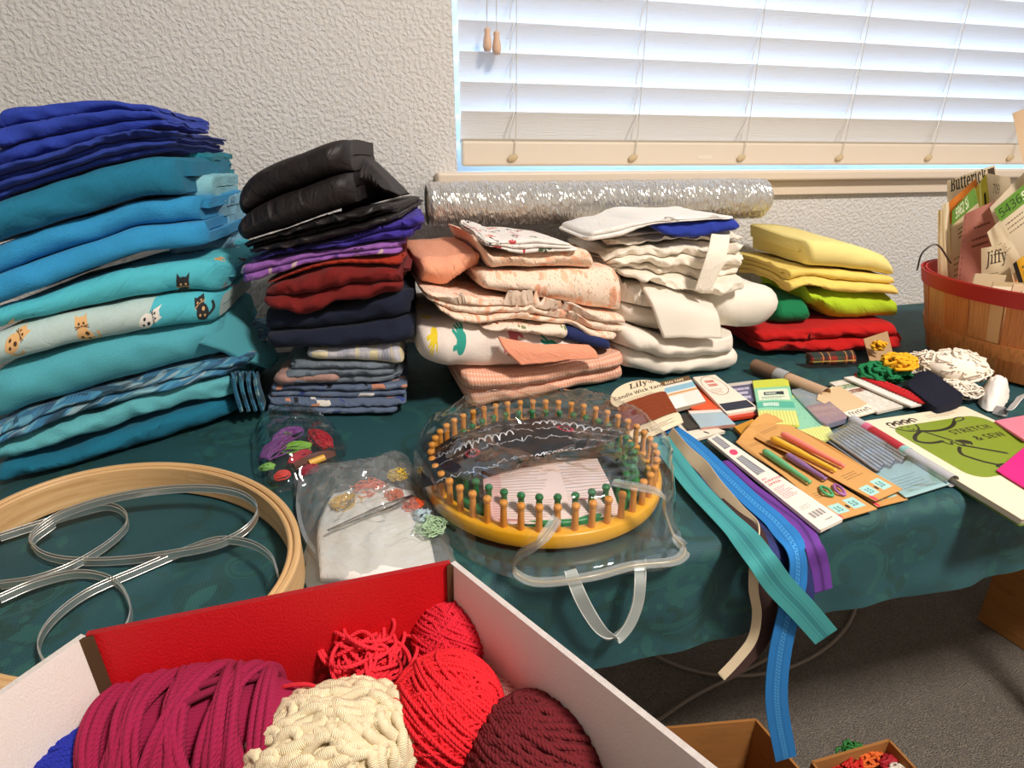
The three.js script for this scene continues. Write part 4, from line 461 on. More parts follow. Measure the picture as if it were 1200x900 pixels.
const txt = (c, s, x, y, font, col, ang = 0) => { c.save(); c.translate(x, y); c.rotate(ang); c.font = font; c.fillStyle = col; c.fillText(s, 0, 0); c.restore(); };
const scrib = (c, x, y, w, n, dy, col, lw = 2, seed = 1) => { const r = mulberry(seed); c.fillStyle = col; for (let i = 0; i < n; i++) { let q = x; const L = w * (0.6 + 0.4 * r()); while (q < x + L) { const s = 3 + r() * 9; c.fillRect(q, y + i * dy, Math.min(s, x + L - q), lw); q += s + 3; } } };
function packet(name, label, cat, px, hs, t, mat, group, outline, bend) { return one(name, label, cat, slabGeo(quad(px, hs), t, outline, bend), mat, group); }
const roundTop = (() => { const o = []; for (let k = 0; k <= 16; k++) { const a = Math.PI + k / 16 * Math.PI; o.push([0.5 + 0.5 * Math.cos(a), 0.3 + 0.3 * Math.sin(a)]); } o.push([0.97, 0.36], [0.9, 0.42], [0.9, 0.78], [0.97, 0.8], [1, 0.86], [0.98, 1], [0.02, 1], [0, 0.86], [0.03, 0.8], [0.1, 0.78], [0.1, 0.42], [0.03, 0.36]); return o; })();
const rounded = (r) => { const o = []; for (const [x, y, a0] of [[1 - r, r, -Math.PI / 2], [1 - r, 1 - r, 0], [r, 1 - r, Math.PI / 2], [r, r, Math.PI]]) for (let k = 0; k <= 4; k++) { const a = a0 + k / 4 * Math.PI / 2; o.push([x + r * Math.cos(a), y + r * Math.sin(a)]); } return o; };
const GT = 'seam tape and bias tape packets between cream felt and kraft cards';
// candle wick yarn card
{ const Q = quad([[707, 456], [770, 439], [802, 494], [744, 520]], [0.030, 0.030, 0.016, 0.012]), t = thing('yarn_card', 'cream oval-topped card wound with rust brown candle wick yarn', 'yarn card');
  const cd = part(t, 'card', slabGeo(Q, 0.0012, roundTop), print(512, 640, (c, w, h) => { c.fillStyle = '#f2dfbf'; c.fillRect(0, 0, w, h); txt(c, 'Lily®', 210, 95, 'italic bold 92px serif', '#20180f', -0.03); txt(c, 'Candle Wick Yarn', 30, 172, 'bold 57px sans-serif', '#20180f'); scrib(c, 80, 196, 360, 2, 18, '#6b5a42', 6); c.fillStyle = '#20180f'; c.fillRect(60, 560, 110, 34); scrib(c, 190, 560, 250, 3, 16, '#5a4a38', 6, 4); }));
  const gs = []; for (let k = 0; k < 19; k++) { const v = lerp(0.415, 0.80, k / 18), P = [bil(Q, 0.04, v), bil(Q, 0.08, v), bil(Q, 0.3, v), bil(Q, 0.5, v + 0.01), bil(Q, 0.7, v), bil(Q, 0.93, v), bil(Q, 0.965, v)].map((p, i) => p.add(V(0, [-0.002, 0.0018, 0.0042, 0.0052, 0.0042, 0.0018, -0.002][i] + (k % 3 === 1 ? 0.0007 : 0), 0))); gs.push(tube(P, 0.0018, 22, 6)); }
  part(cd, 'yarn_winding', join(gs), std('#84370f', { roughness: 0.9 }), 'rust brown cotton yarn'); }
packet('tape_packet', 'white and light blue tape packet with brown header', 'packet', [[768, 449], [807, 440], [827, 470], [784, 481]], [0.020, 0.020, 0.012, 0.012], 0.006, print(256, 256, (c, w, h) => { c.fillStyle = '#ece6de'; c.fillRect(0, 0, w, h); c.fillStyle = '#6f5334'; c.fillRect(0, 0, w, 44); txt(c, 'BIAS TAPE', 60, 34, 'bold 30px sans-serif', '#f0e2c0'); c.fillStyle = '#8fc0d8'; c.fillRect(0, 66, w, 46); c.fillStyle = '#d9a56c'; c.fillRect(0, 124, w, 18); c.fillStyle = '#f6f3ee'; c.fillRect(10, 160, 120, 90); }), GT);
packet('tape_packet', 'orange seam binding packet half hidden by white card', 'packet', [[806, 452], [822, 448], [851, 482], [810, 479]], [0.012, 0.012, 0.008, 0.008], 0.004, print(128, 128, (c, w, h) => { c.fillStyle = '#e2582a'; c.fillRect(0, 0, w, h); c.fillStyle = '#2f2a28'; c.fillRect(10, 20, 70, 30); scrib(c, 14, 26, 60, 3, 8, '#f2d9c0', 4); }), GT);
packet('tape_packet', 'white card with red oval emblem and navy tape window', 'packet', [[812, 442], [838, 439], [890, 479], [852, 485]], [0.022, 0.022, 0.010, 0.010], 0.0045, print(256, 384, (c, w, h) => { c.fillStyle = '#efe3d2'; c.fillRect(0, 0, w, h); c.strokeStyle = '#8a4a34'; c.lineWidth = 4; c.beginPath(); c.ellipse(128, 110, 105, 100, 0, 0, 7); c.stroke(); scrib(c, 76, 52, 110, 2, 40, '#c23a2c', 26, 5); scrib(c, 50, 146, 150, 4, 13, '#a88a74', 5); c.fillStyle = '#23283a'; c.fillRect(10, 290, 236, 70); }), GT);
packet('tape_packet', 'purple printed tape packet beside lime packet', 'packet', [[850, 450], [881, 446], [886, 470], [866, 471]], 0.008, 0.005, print(256, 200, (c, w, h) => { c.fillStyle = '#5c5878'; c.fillRect(0, 0, w, h); c.fillStyle = '#cfc6bd'; c.fillRect(0, 0, w, 34); scrib(c, 24, 62, 210, 3, 42, '#d8d2e6', 24, 6); }), GT);
packet('tape_packet', 'thin red orange packet under the white card end', 'packet', [[848, 483], [884, 480], [888, 486], [852, 491]], 0.006, 0.004, std('#c93a1c', { roughness: 0.5 }), GT);
packet('tape_packet', 'shiny light blue satin binding packet', 'packet', [[806, 481], [843, 479], [862, 497], [821, 501]], [0.014, 0.014, 0.010, 0.010], 0.005, print(128, 128, (c, w, h) => { c.fillStyle = '#9fb9c6'; c.fillRect(0, 0, w, h); c.fillStyle = '#e8e2da'; c.fillRect(0, 0, w, 26); c.fillStyle = '#e0623a'; c.fillRect(0, 0, w, 5); }, { roughness: 0.2, clearcoat: 1 }), GT);
packet('tape_packet', 'black satin tape packet below the blue satin packet', 'packet', [[793, 487], [812, 483], [824, 500], [806, 503]], 0.009, 0.004, std('#1a1a1c', { roughness: 0.3 }), GT);
packet('tape_packet', 'plain cream card with small punched hole', 'packet', [[790, 494], [802, 488], [850, 505], [810, 516]], 0.006, 0.004, print(256, 128, (c, w, h) => { c.fillStyle = '#eadfcc'; c.fillRect(0, 0, w, h); scrib(c, 120, 40, 110, 2, 14, '#9a8a76', 5); c.fillStyle = '#15120f'; c.beginPath(); c.arc(150, 110, 9, 0, 7); c.fill(); }), GT);
packet('tape_packet', 'mustard yellow packet behind the kraft hook cards', 'packet', [[860, 500], [882, 491], [895, 500], [872, 511]], 0.006, 0.004, std('#c98a1e', { roughness: 0.6 }), GT);
const lime = (seed) => print(256, 320, (c, w, h) => { c.fillStyle = '#8fd4ac'; c.fillRect(0, 0, w, h); c.fillStyle = '#d3dc4e'; c.fillRect(0, 0, w, 66); c.fillStyle = '#dfe48a'; c.fillRect(0, 236, w, 84); c.strokeStyle = '#b9c040'; c.lineWidth = 4; for (let x = 10; x < w; x += 22) { c.beginPath(); c.moveTo(x, 240); c.lineTo(x + 5, 320); c.stroke(); } c.fillStyle = '#e6f0d6'; c.fillRect(20, 84, 216, 80); c.fillStyle = '#21323a'; c.fillRect(60, 104, 140, 24); scrib(c, 72, 110, 110, 1, 10, '#dfeee2', 11, 8); scrib(c, 40, 140, 180, 2, 10, '#2a5a60', 4, seed); c.fillStyle = '#4fb7a0'; c.fillRect(0, 176, w, 42); scrib(c, 40, 184, 180, 1, 10, '#e8f4e2', 24, 7); }, { roughness: 0.35 });
packet('needle_packet', 'lime and mint printed packet lying on top', 'packet', [[882, 446], [923, 443], [937, 498], [891, 496]], [0.014, 0.014, 0.014, 0.014], 0.004, lime(2), 'lime packets');
packet('needle_packet', 'mint printed packet tucked under lime packet', 'packet', [[917, 464], [945, 460], [980, 513], [942, 520]], [0.006, 0.006, 0.008, 0.008], 0.004, print(256, 320, (c, w, h) => { c.fillStyle = '#8fd0b0'; c.fillRect(0, 0, w, h); c.fillStyle = '#dfe48a'; c.fillRect(0, 240, w, 80); c.fillRect(0, 0, w, 26); c.strokeStyle = '#b9c878'; c.lineWidth = 4; for (let x = 10; x < w; x += 22) { c.beginPath(); c.moveTo(x, 246); c.lineTo(x + 5, 320); c.stroke(); } const r = mulberry(7); c.strokeStyle = '#5f9fa0'; c.lineWidth = 2; for (let i = 0; i < 60; i++) { const x = r() * w, y = 30 + r() * 200; c.beginPath(); c.moveTo(x, y); c.lineTo(x + 20 * (r() - 0.3), y + 20 * r()); c.stroke(); } }, { roughness: 0.35 }), 'lime packets');
// zipper in long white package
{ const Q = quad([[829, 514], [841, 508], [988, 608], [961, 621]], 0.010), t = thing('zipper_package', 'long narrow white zipper package with red print', 'package');
  part(t, 'card', slabGeo(Q, 0.004), print(128, 1024, (c, w, h) => { c.fillStyle = '#efe4d6'; c.fillRect(0, 0, w, h); c.fillStyle = '#5a5a60'; c.fillRect(30, 20, 66, 150); c.fillRect(30, 290, 66, 210); c.strokeStyle = '#b9bac0'; c.lineWidth = 8; for (let y = 20; y < 500; y += 16) { if (y > 160 && y < 290) continue; c.beginPath(); c.moveTo(36, y); c.lineTo(90, y + 12); c.stroke(); } c.fillStyle = '#d8356a'; c.beginPath(); c.ellipse(64, 232, 34, 32, 0, 0, 7); c.fill(); for (const [s, y] of [['ALL', 560], ['PURPOSE', 590], ['ZIPPER', 620]]) { c.save(); c.translate(20, y); c.font = 'bold 26px sans-serif'; c.fillStyle = '#c8304a'; c.fillText(s, 0, 0); c.restore(); } scrib(c, 20, 650, 90, 9, 12, '#d8607a', 5); scrib(c, 26, 840, 70, 3, 12, '#888', 4); c.fillStyle = '#555'; for (let x = 28; x < 100; x += 5) c.fillRect(x, 900, 1 + (x * 7) % 4, 46); scrib(c, 60, 980, 50, 1, 10, '#333', 5); }, { roughness: 0.35 })); }
// kraft cards with crochet hooks
const kraftTex = (seed) => print(256, 512, (c, w, h) => { c.fillStyle = '#cf9a58'; c.fillRect(0, 0, w, h); const r = mulberry(seed); for (let i = 0; i < 1500; i++) { c.fillStyle = r() < 0.5 ? 'rgba(120,80,40,.14)' : 'rgba(240,200,140,.16)'; c.fillRect(r() * w, r() * h, 3, 1.5); } scrib(c, 40, 50, 170, 2, 10, '#7a5630', 3, seed); scrib(c, 40, 380, 150, 3, 10, '#7a5630', 3, seed + 1); c.fillStyle = '#a9d6cf'; c.fillRect(28, 446, 80, 44); c.fillRect(146, 440, 80, 48); c.fillStyle = '#2f6a78'; txt(c, '3.5', 46, 480, 'bold 30px sans-serif', '#2f6a78'); txt(c, '5.0', 160, 476, 'bold 32px sans-serif', '#2f6a78'); c.fillStyle = '#d84a5a'; c.beginPath(); c.arc(18, 500, 14, 0, 7); c.fill(); c.fillStyle = '#15100c'; c.beginPath(); c.arc(128, 470, 9, 0, 7); c.fill(); }, { roughness: 0.85 });
function hook(label, col, p, q, h0, h1, r = 0.0042) { const a = onY(p[0], p[1], TT + h0), b = onY(q[0], q[1], TT + h1), M = new THREE.MeshPhysicalMaterial({ color: lin(col), roughness: 0.35, clearcoat: 0.4 }), gs = [], d = b.clone().sub(a), L = d.length();
  const g = new THREE.LatheGeometry([[0.0001, 0], [r * 0.8, L * 0.01], [r * 1.1, L * 0.08], [r, L * 0.45], [r * 0.75, L * 0.62], [r * 0.7, L * 0.93], [r * 0.45, L * 0.955], [r * 0.72, L * 0.985], [0.0001, L]].map(([x, y]) => new THREE.Vector2(x, y)), 12); g.applyQuaternion(new THREE.Quaternion().setFromUnitVectors(up, d.normalize())); g.translate(a.x, a.y, a.z); one('crochet_hook', label, 'crochet hook', g, M, 'crochet hooks on kraft cards'); }
const curl = (u, v) => 0.016 * Math.max(0, 1 - v / 0.22) ** 1.2 * Math.sin(Math.PI * clamp(u, 0.05, 0.95)) + 0.004 * Math.exp(-((v - 0.45) ** 2) / 0.05);
packet('kraft_hook_card', 'kraft card with coral hook lying undermost', 'card', [[900, 506], [925, 498], [1064, 585], [1028, 594]], 0.0035, 0.001, kraftTex(3), 'kraft hook cards');
packet('kraft_hook_card', 'kraft card holding green and purple crochet hooks', 'card', [[862, 520], [888, 509], [1028, 596], [984, 609]], 0.0065, 0.001, kraftTex(4), 'kraft hook cards', undefined, curl);
packet('kraft_hook_card', 'kraft card holding pink and yellow crochet hooks', 'card', [[872, 507], [908, 489], [1058, 573], [1026, 587]], 0.0115, 0.001, kraftTex(5), 'kraft hook cards', undefined, curl);
hook('mint green crochet hook on kraft card', '#63b37a', [895, 528], [950, 566], 0.015, 0.012); hook('purple crochet hook beside mint green hook', '#8c6298', [922, 533], [968, 562], 0.0125, 0.012);
hook('yellow crochet hook on upper kraft card', '#f0b62c', [904, 513], [980, 552], 0.021, 0.017); hook('salmon pink crochet hook on upper kraft card', '#ea7f72', [916, 508], [990, 547], 0.021, 0.017); hook('coral crochet hook on undermost kraft card', '#e2483a', [950, 516], [985, 536], 0.007, 0.007, 0.0034);
for (const [label, col, p, q] of [['mint stitch marker pinned to lower kraft card', '#4fa870', [962, 570], [976, 581]], ['lilac stitch marker pinned to lower kraft card', '#a868a8', [978, 568], [990, 580]]]) one('stitch_marker', label, 'stitch marker', tube([[p[0], p[1], 0.009], [(p[0] + q[0]) / 2 + 2, (p[1] + q[1]) / 2 - 2, 0.011], [q[0], q[1], 0.009], [(p[0] + q[0]) / 2 - 3, (p[1] + q[1]) / 2 + 2, 0.011]].map(([x, y, h]) => onY(x, y, TT + h)), 0.0017, 30, 7, true), std(col, { roughness: 0.4 }), 'stitch markers on kraft card');
// knitting needles in clear packet
{ const Q = quad([[966, 514], [999, 497], [1114, 567], [1062, 583]], 0.006), t = thing('needle_set', 'clear packet of steel knitting needles on pale aqua card', 'needle set');
  part(t, 'card', slabGeo(Q, 0.001), print(256, 512, (c, w, h) => { c.fillStyle = '#8b8f92'; c.fillRect(0, 0, w, h); c.fillStyle = '#a5c9cb'; c.fillRect(0, 330, w, 182); scrib(c, 40, 400, 170, 5, 16, '#4c6a6e', 4); }));
  const M = new THREE.MeshPhysicalMaterial({ color: lin('#d4d2cf'), metalness: 1, roughness: 0.22 });
  for (let k = 0; k < 9; k++) { const u = 0.08 + k * 0.105, a = bil(Q, u, 0.03), b = bil(Q, u, 0.66 - (k % 3) * 0.02); a.y += 0.0034; b.y += 0.0034; part(t, 'needle', tube([a, b], 0.0022, 3, 8), M); }
  part(t, 'film', slabGeo(Q.map((p) => p.clone().add(V(0, 0.0065, 0))), 0.0004, undefined, (u, v) => 0.0012 * N3(u * 6, v * 9, 2)), M_clear); }
{ const a = onY(999, 492, TT + 0.009), b = onY(1117, 564, TT + 0.009), t = thing('plastic_tube', 'slim grey tube with red and pink label beside the book', 'tube'), at = (s) => a.clone().lerp(b, s);
  const tb = part(t, 'tube', tube([a, b], 0.0075, 4, 18), new THREE.MeshPhysicalMaterial({ color: lin('#b9b9bd'), roughness: 0.3, clearcoat: 0.5 })); part(tb, 'label', tube([at(0.22), at(0.55)], 0.0078, 4, 18), std('#b3202c', { roughness: 0.4 }), 'red printed label'); part(tb, 'label', tube([at(0.15), at(0.225)], 0.0078, 4, 18), std('#d86a8a', { roughness: 0.4 }), 'pink label end'); part(tb, 'band', tube([at(0.56), at(0.60)], 0.0079, 2, 18), std('#8cc3c0')); }
// sewing pattern book
{ const hs = [0.009, 0.009, 0.009, 0.009], tl = onY(1008, 494, TT + 0.010), tr = onY(1130, 476, TT + 0.010), bl = onY(1198, 609, TT + 0.010), br = tr.clone().add(bl).sub(tl), Q = [tl, tr, br, bl], t = thing('pattern_book', 'cream book with olive panel and black stick figure', 'book');
  part(t, 'cover', slabGeo(Q, 0.0012), print(768, 1024, (c, w, h) => { c.fillStyle = '#f0dfc2'; c.fillRect(0, 0, w, h); c.fillStyle = '#7f9424'; c.beginPath(); c.roundRect(92, 120, 644, 590, 90); c.fill(); scrib(c, 420, 40, 260, 3, 16, '#9a8a70', 5);
    c.strokeStyle = '#1c1f14'; c.lineCap = 'round'; c.lineJoin = 'round'; const S = (lw, ...p) => { c.lineWidth = lw * 1.7; c.beginPath(); c.moveTo(p[0], p[1]); for (let i = 2; i + 3 < p.length + 1; i += 4) c.quadraticCurveTo(p[i], p[i + 1], p[i + 2], p[i + 3]); c.stroke(); };
    for (let k = 0; k < 7; k++) { c.lineWidth = 13; c.beginPath(); c.arc(142 + k * 28, 84 + (k % 2) * 14 - k * 2, 20, 2.6, 6.7); c.stroke(); }
    S(7, 118, 112, 150, 192, 215, 196, 264, 192, 276, 128); c.fillStyle = '#1c1f14'; for (const x of [170, 215]) { c.beginPath(); c.arc(x, 140, 7, 0, 7); c.fill(); } c.lineWidth = 6; c.beginPath(); c.arc(205, 158, 24, 0.4, 2.4); c.stroke();
    S(13, 245, 205, 320, 236, 390, 225, 470, 215, 530, 156); S(6, 530, 156, 560, 108, 620, 122, 620, 158, 545, 162); S(13, 245, 205, 140, 245, 127, 297, 150, 352, 258, 340); S(9, 250, 210, 285, 285, 316, 348);
    S(7, 255, 340, 262, 388, 284, 384, 300, 340, 312, 380, 310, 420, 338, 420, 350, 380, 340, 352); for (let k = 0; k < 5; k++) S(7, 330 + k * 9, 362 + k * 10, 380 + k * 4, 346 + k * 14, 400 - k * 5, 392 + k * 6);
    S(11, 318, 405, 390, 470, 470, 545); S(11, 290, 424, 216, 480, 246, 520, 272, 590, 326, 632); S(8, 300, 640, 350, 612, 372, 648, 340, 686, 300, 640);
    txt(c, 'STRETCH', 384, 296, 'bold 70px sans-serif', '#23290f', -0.02); txt(c, '& SEW', 452, 392, 'bold 70px sans-serif', '#23290f', -0.02); }, { roughness: 0.4 }));
  const Q2 = Q.map((p) => p.clone().lerp(tl.clone().add(br).multiplyScalar(0.5), 0.012).add(V(0, -0.0012, 0))); part(t, 'pages', slabGeo(Q2, 0.0062), std('#e6dcc6'));
  part(t, 'back_cover', slabGeo(Q.map((p) => p.clone().add(V(0, -0.0076, 0))), 0.0012), std('#5f7a2a', { roughness: 0.5 })); }
packet('pink_envelope', 'soft pink envelope beyond the pattern book', 'envelope', [[1166, 493], [1215, 484], [1250, 515], [1200, 515]], [0.013, 0.013, 0.016, 0.016], 0.003, std('#ee7f92', { roughness: 0.6 }));
packet('magenta_card', 'bright magenta card lying on the pattern book', 'card', [[1168, 551], [1205, 520], [1260, 560], [1215, 580]], 0.0130, 0.0015, std('#e0167c', { roughness: 0.5 }));
// trims behind
const GR = 'laces and trims in front of the red cloth';
packet('trim_packet', 'clear packet of grey and mauve lace', 'packet', [[925, 457], [950, 453], [996, 489], [966, 498]], [0.008, 0.008, 0.012, 0.012], 0.008, print(256, 256, (c, w, h) => { c.fillStyle = '#8fa2ae'; c.fillRect(0, 0, w, h); c.fillStyle = '#8f7a9a'; c.fillRect(0, 130, w, 126); const r = mulberry(9); c.strokeStyle = 'rgba(230,225,235,.5)'; for (let i = 0; i < 90; i++) { c.beginPath(); c.arc(r() * w, r() * h, 5 + r() * 9, 0, 5); c.stroke(); } }, { roughness: 0.25, clearcoat: 1 }), GR, rounded(0.15));
packet('trim_card', 'cream card of ribbon with curved top and script', 'card', [[953, 466], [980, 450], [1030, 481], [999, 490]], [0.012, 0.012, 0.004, 0.006], 0.002, print(256, 320, (c, w, h) => { c.fillStyle = '#ecd0a4'; c.fillRect(0, 0, w, h); c.fillStyle = '#f2ead8'; c.fillRect(0, 240, w, 80); c.lineWidth = 6; c.strokeStyle = '#3a3026'; c.beginPath(); c.moveTo(30, 290); for (let i = 0; i < 7; i++) c.bezierCurveTo(34 + i * 27, 240 + 12 * (i % 3), 54 + i * 27, 250, 58 + i * 27, 292); c.stroke(); c.strokeStyle = 'rgba(160,120,80,.35)'; for (let y = 10; y < 236; y += 9) { c.beginPath(); c.moveTo(0, y); c.lineTo(w, y + 5); c.stroke(); } }), GR, [[0, 0.1], [0.2, 0], [0.8, 0], [1, 0.1], [1, 1], [0, 1]]);
packet('trim_packet', 'packet of white lace with brown red edging', 'packet', [[972, 448], [1003, 442], [1072, 473], [1028, 483]], [0.006, 0.006, 0.005, 0.005], 0.004, print(256, 400, (c, w, h) => { c.fillStyle = '#ddd6c8'; c.fillRect(0, 0, w, h); c.fillStyle = '#8f5a48'; c.fillRect(0, 130, w, 40); c.fillStyle = '#7d8f6a'; c.fillRect(0, 60, w, 50); const r = mulberry(19); c.strokeStyle = '#f6f2ea'; c.lineWidth = 3; for (let i = 0; i < 130; i++) { c.beginPath(); c.arc(r() * w, r() * h, 4 + r() * 8, 0, 6); c.stroke(); } }, { roughness: 0.4 }), GR);
{ const Q = quad([[989, 442], [1012, 439], [1090, 472], [1068, 476]], [0.012, 0.012, 0.012, 0.010]), t = thing('rickrack_card', 'white card wound with red rickrack trim', 'trim card', GR); const cd = part(t, 'card', slabGeo(Q, 0.003), std('#ece4da')); const P = []; for (let k = 0; k <= 40; k++) { const p = bil(Q, k % 2 ? 0.62 : 0.98, k / 40); p.y += 0.002; P.push(p); } part(cd, 'rickrack', stripGeo(P, () => V(1, 0, -0.6), 0.013, 0.002, 160), std('#c9141c', { roughness: 0.8 })); }
{ const a = onY(884, 428, TT + 0.013), b = onY(968, 462, TT + 0.011), at = (s) => a.clone().lerp(b, s), t = thing('fabric_roll', 'small rolled cloth bundle, brown print at one end and tan at the other', 'roll', GR);
  const rr = (s0, s1, r) => tube([at(s0), at((s0 + s1) / 2), at(s1)], r, 6, 16); part(t, 'roll', rr(0, 0.5, 0.0115), std('#77655a', { map: P_berry, color: lin('#8a7668') })); part(t, 'roll', rr(0.5, 1, 0.0105), std('#c3a182')); part(t, 'tape_band', rr(0.34, 0.5, 0.012), new THREE.MeshPhysicalMaterial({ color: lin('#cfd3d8'), transmission: 0.4, roughness: 0.2 })); }
{ const q = (x, y, h) => onY(x, y, TT + h); one('cardboard_bobbin', 'bent tan cardboard winder leaning on the red cloth', 'card', slabGeo([q(1012, 397, 0.045), q(1040, 388, 0.05), q(1050, 428, 0.012), q(1022, 432, 0.010)], 0.002), std('#b08f68'), GR);
  one('yarn_tassel', 'green wool tassel strands spread beside yellow wool', 'yarn', tangle(q(1036, 436, 0.020), 0.052, 0.018, 0.036, 0.0028, 46, 201), std('#137a48', { roughness: 0.95 }), GR);
  one('yarn_tassel', 'golden yellow wool strands on the green wool', 'yarn', join(tangle(q(1052, 424, 0.040), 0.034, 0.014, 0.03, 0.0028, 28, 202), tangle(q(1030, 405, 0.046), 0.016, 0.008, 0.012, 0.0024, 8, 203)), std('#f0b41e', { roughness: 0.95 }), GR);
  const lb = q(1120, 430, 0.034); one('lace_bundle', 'heap of cream crocheted lace beside the basket', 'lace', join(tangle(lb, 0.058, 0.030, 0.05, 0.0016, 70, 204, 10, 34), tangle(q(1085, 428, 0.03), 0.04, 0.026, 0.034, 0.0014, 34, 205, 10, 30), tangle(q(1122, 456, 0.015), 0.04, 0.014, 0.034, 0.0014, 34, 206, 10, 30), (() => { const g = new THREE.SphereGeometry(1, 24, 16); g.scale(0.05, 0.026, 0.042); g.translate(lb.x, lb.y, lb.z); return g; })()), std('#f3e8d8', { roughness: 0.9 }), GR);
  one('lace_block', 'navy blue folded lace block in front of cream lace', 'lace', slabGeo([q(1083, 429, 0.030), q(1132, 464, 0.030), q(1098, 479, 0.019), q(1062, 451, 0.019)], 0.015, rounded(0.12)), std('#16224a', { roughness: 0.95, bumpMap: T_fleece, bumpScale: 0.004 }), GR);
  one('cloth_bundle', 'small white gauze bundle in front of the basket', 'fabric', pouchGeo([[1147, 465], [1152, 455], [1166, 452], [1178, 456], [1180, 470], [1172, 480], [1158, 483], [1148, 476]].map(([x, y]) => onY(x, y)), 0.028, { wr: 0.004, fr: 60, seed: 12, n: 40, rings: 12 }), std('#f3ebe2', { roughness: 0.85 }), GR);
  one('ribbon_end', 'loose white ribbon curling out of the gauze bundle', 'ribbon', stripGeo([q(1165, 480, 0.004), q(1180, 482, 0.01), q(1192, 470, 0.02), q(1205, 462, 0.012), q(1225, 470, 0.006)], () => V(0.2, 0.7, 0.6), 0.014, 0.0008, 40), fab('#ece6e2', 'cotton'), GR); }
// ---------------------------------------------------------------- zippers running off the table edge
{ const GZ = 'loose zippers hanging over the table edge', zf = TZ1 + 0.016;
  const zt = (col, mid, dots) => new THREE.MeshPhysicalMaterial({ roughness: 0.85, side: THREE.DoubleSide, map: canvasTex(64, 64, (c, w, h) => { c.fillStyle = col; c.fillRect(0, 0, w, h); c.fillStyle = mid; c.fillRect(0, 26, w, 12); if (dots) { c.fillStyle = dots; for (let x = 0; x < w; x += 8) c.fillRect(x, 27 + (x % 16 ? 4 : 0), 5, 6); } c.globalAlpha = 0.15; c.fillStyle = '#000'; c.fillRect(0, 20, w, 2); c.fillRect(0, 43, w, 2); }, { repeat: [1 / 0.02, 1] }) });
  const mk = (label, mat, tab, hang, w, s0, s1, dz = 0, h = 0.004) => { const P = [...tab.map(([x, y], i) => onY(x, y, TT + h)), ...hang.map(([x, y], i) => onZ(x, y, zf + dz + 0.004 * Math.min(i, 2)))]; return one('zipper', label, 'zipper', stripGeo(P, (s) => s0.clone().lerp(s1, smooth(0.35, 0.75, s)), w, 0.0012, 120), mat, GZ); };
  const sa = V(0.80, 0.05, -0.6);
  mk('navy zipper lying between teal and blue zippers', zt('#28306a', '#1a2050'), [[764, 508], [785, 533], [815, 562], [850, 590], [890, 618]], [[918, 645], [935, 672], [940, 700], [925, 735]], 0.026, sa, V(1, 0, 0.1), 0.008, 0.0028);
  mk('bright blue zipper with wide teeth, longest of the zippers', zt('#1e78c0', '#3f97d8', '#175f9c'), [[778, 497], [810, 520], [845, 553], [882, 588], [912, 615]], [[932, 645], [934, 680], [924, 720], [914, 765], [910, 820], [921, 889]], 0.025, sa, V(1, 0.05, 0.15), 0.014, 0.006);
  mk('purple zipper ending just below the table edge', zt('#6a3596', '#4c2470'), [[846, 541], [880, 572], [915, 597], [938, 615]], [[953, 640], [961, 665], [965, 692]], 0.019, sa, V(1, 0, 0.15), 0.010, 0.004);
  mk('teal zipper crossing over the others', zt('#3f9a9c', '#2f7f86'), [[772, 512], [795, 545], [818, 574], [845, 602], [868, 625]], [[892, 656], [912, 684], [941, 715], [968, 746]], 0.027, sa, V(0.85, 0.45, 0.1), 0.024, 0.009);
  { const t = thing('zipper', 'brown zipper with cream tape edge twisting off the table', 'zipper', GZ), W = (tab, hang, h, dz) => [...tab.map(([x, y], i) => onY(x, y, TT + (Array.isArray(h) ? h[i] : h))), ...hang.map(([x, y]) => onZ(x, y, zf + dz))];
    part(t, 'tape', stripGeo(W([[785, 507], [801, 527], [823, 547], [840, 570], [864, 596], [886, 618]], [[884, 655], [883, 690], [887, 720], [881, 750], [862, 775], [845, 793]], [0.014, 0.014, 0.012, 0.009, 0.006, 0.004], 0.010), (s) => V(0.5, 0.8, -0.4).lerp(V(0.7, 0.1, 0.7), smooth(0.45, 0.7, s)), (s) => lerp(0.017, 0.009, smooth(0.25, 0.5, s)), 0.0012, 120), std('#dcc9a8', { roughness: 0.85, side: THREE.DoubleSide }), 'cream zipper tape');
    part(t, 'tape', stripGeo(W([[845, 585], [866, 606], [880, 622]], [[890, 652], [897, 690], [900, 720], [893, 750], [874, 774], [852, 792]], 0.0045, 0.009), (s) => V(0.8, 0.05, -0.6).lerp(V(1, 0.15, 0.2), smooth(0.15, 0.4, s)), (s) => lerp(0.028, 0.012, s), 0.0012, 90), std('#3a2320', { roughness: 0.9, side: THREE.DoubleSide }), 'dark brown zipper tape'); } }
// ---------------------------------------------------------------- stool and the red and white box of yarn
const BY = 0.83, bA = onY(100, 745, BY), bB = onY(528, 660, BY), bC = onY(828, 900, BY), bD0 = onY(0, 815, BY);
const bC2 = bB.clone().lerp(bC, 1.5), bD2 = bA.clone().lerp(bD0, 3.4);
const bFloor = 0.50, mid = bA.clone().add(bB).add(bC2).add(bD2).multiplyScalar(0.25);
{ const t = thing('stool', 'plain wooden stool carrying the red and white box', 'stool'), M = std('#8a6238', { roughness: 0.5 });
  part(t, 'seat', box(mid.x - 0.19, bFloor - 0.032, mid.z - 0.13, mid.x + 0.19, bFloor - 0.002, mid.z + 0.13, 0.008), M);
  for (const x of [-0.16, 0.16]) for (const z of [-0.10, 0.10]) part(t, 'leg', box(mid.x + x - 0.014, 0, mid.z + z - 0.014, mid.x + x + 0.014, bFloor - 0.032, mid.z + z + 0.014, 0.003), M); }
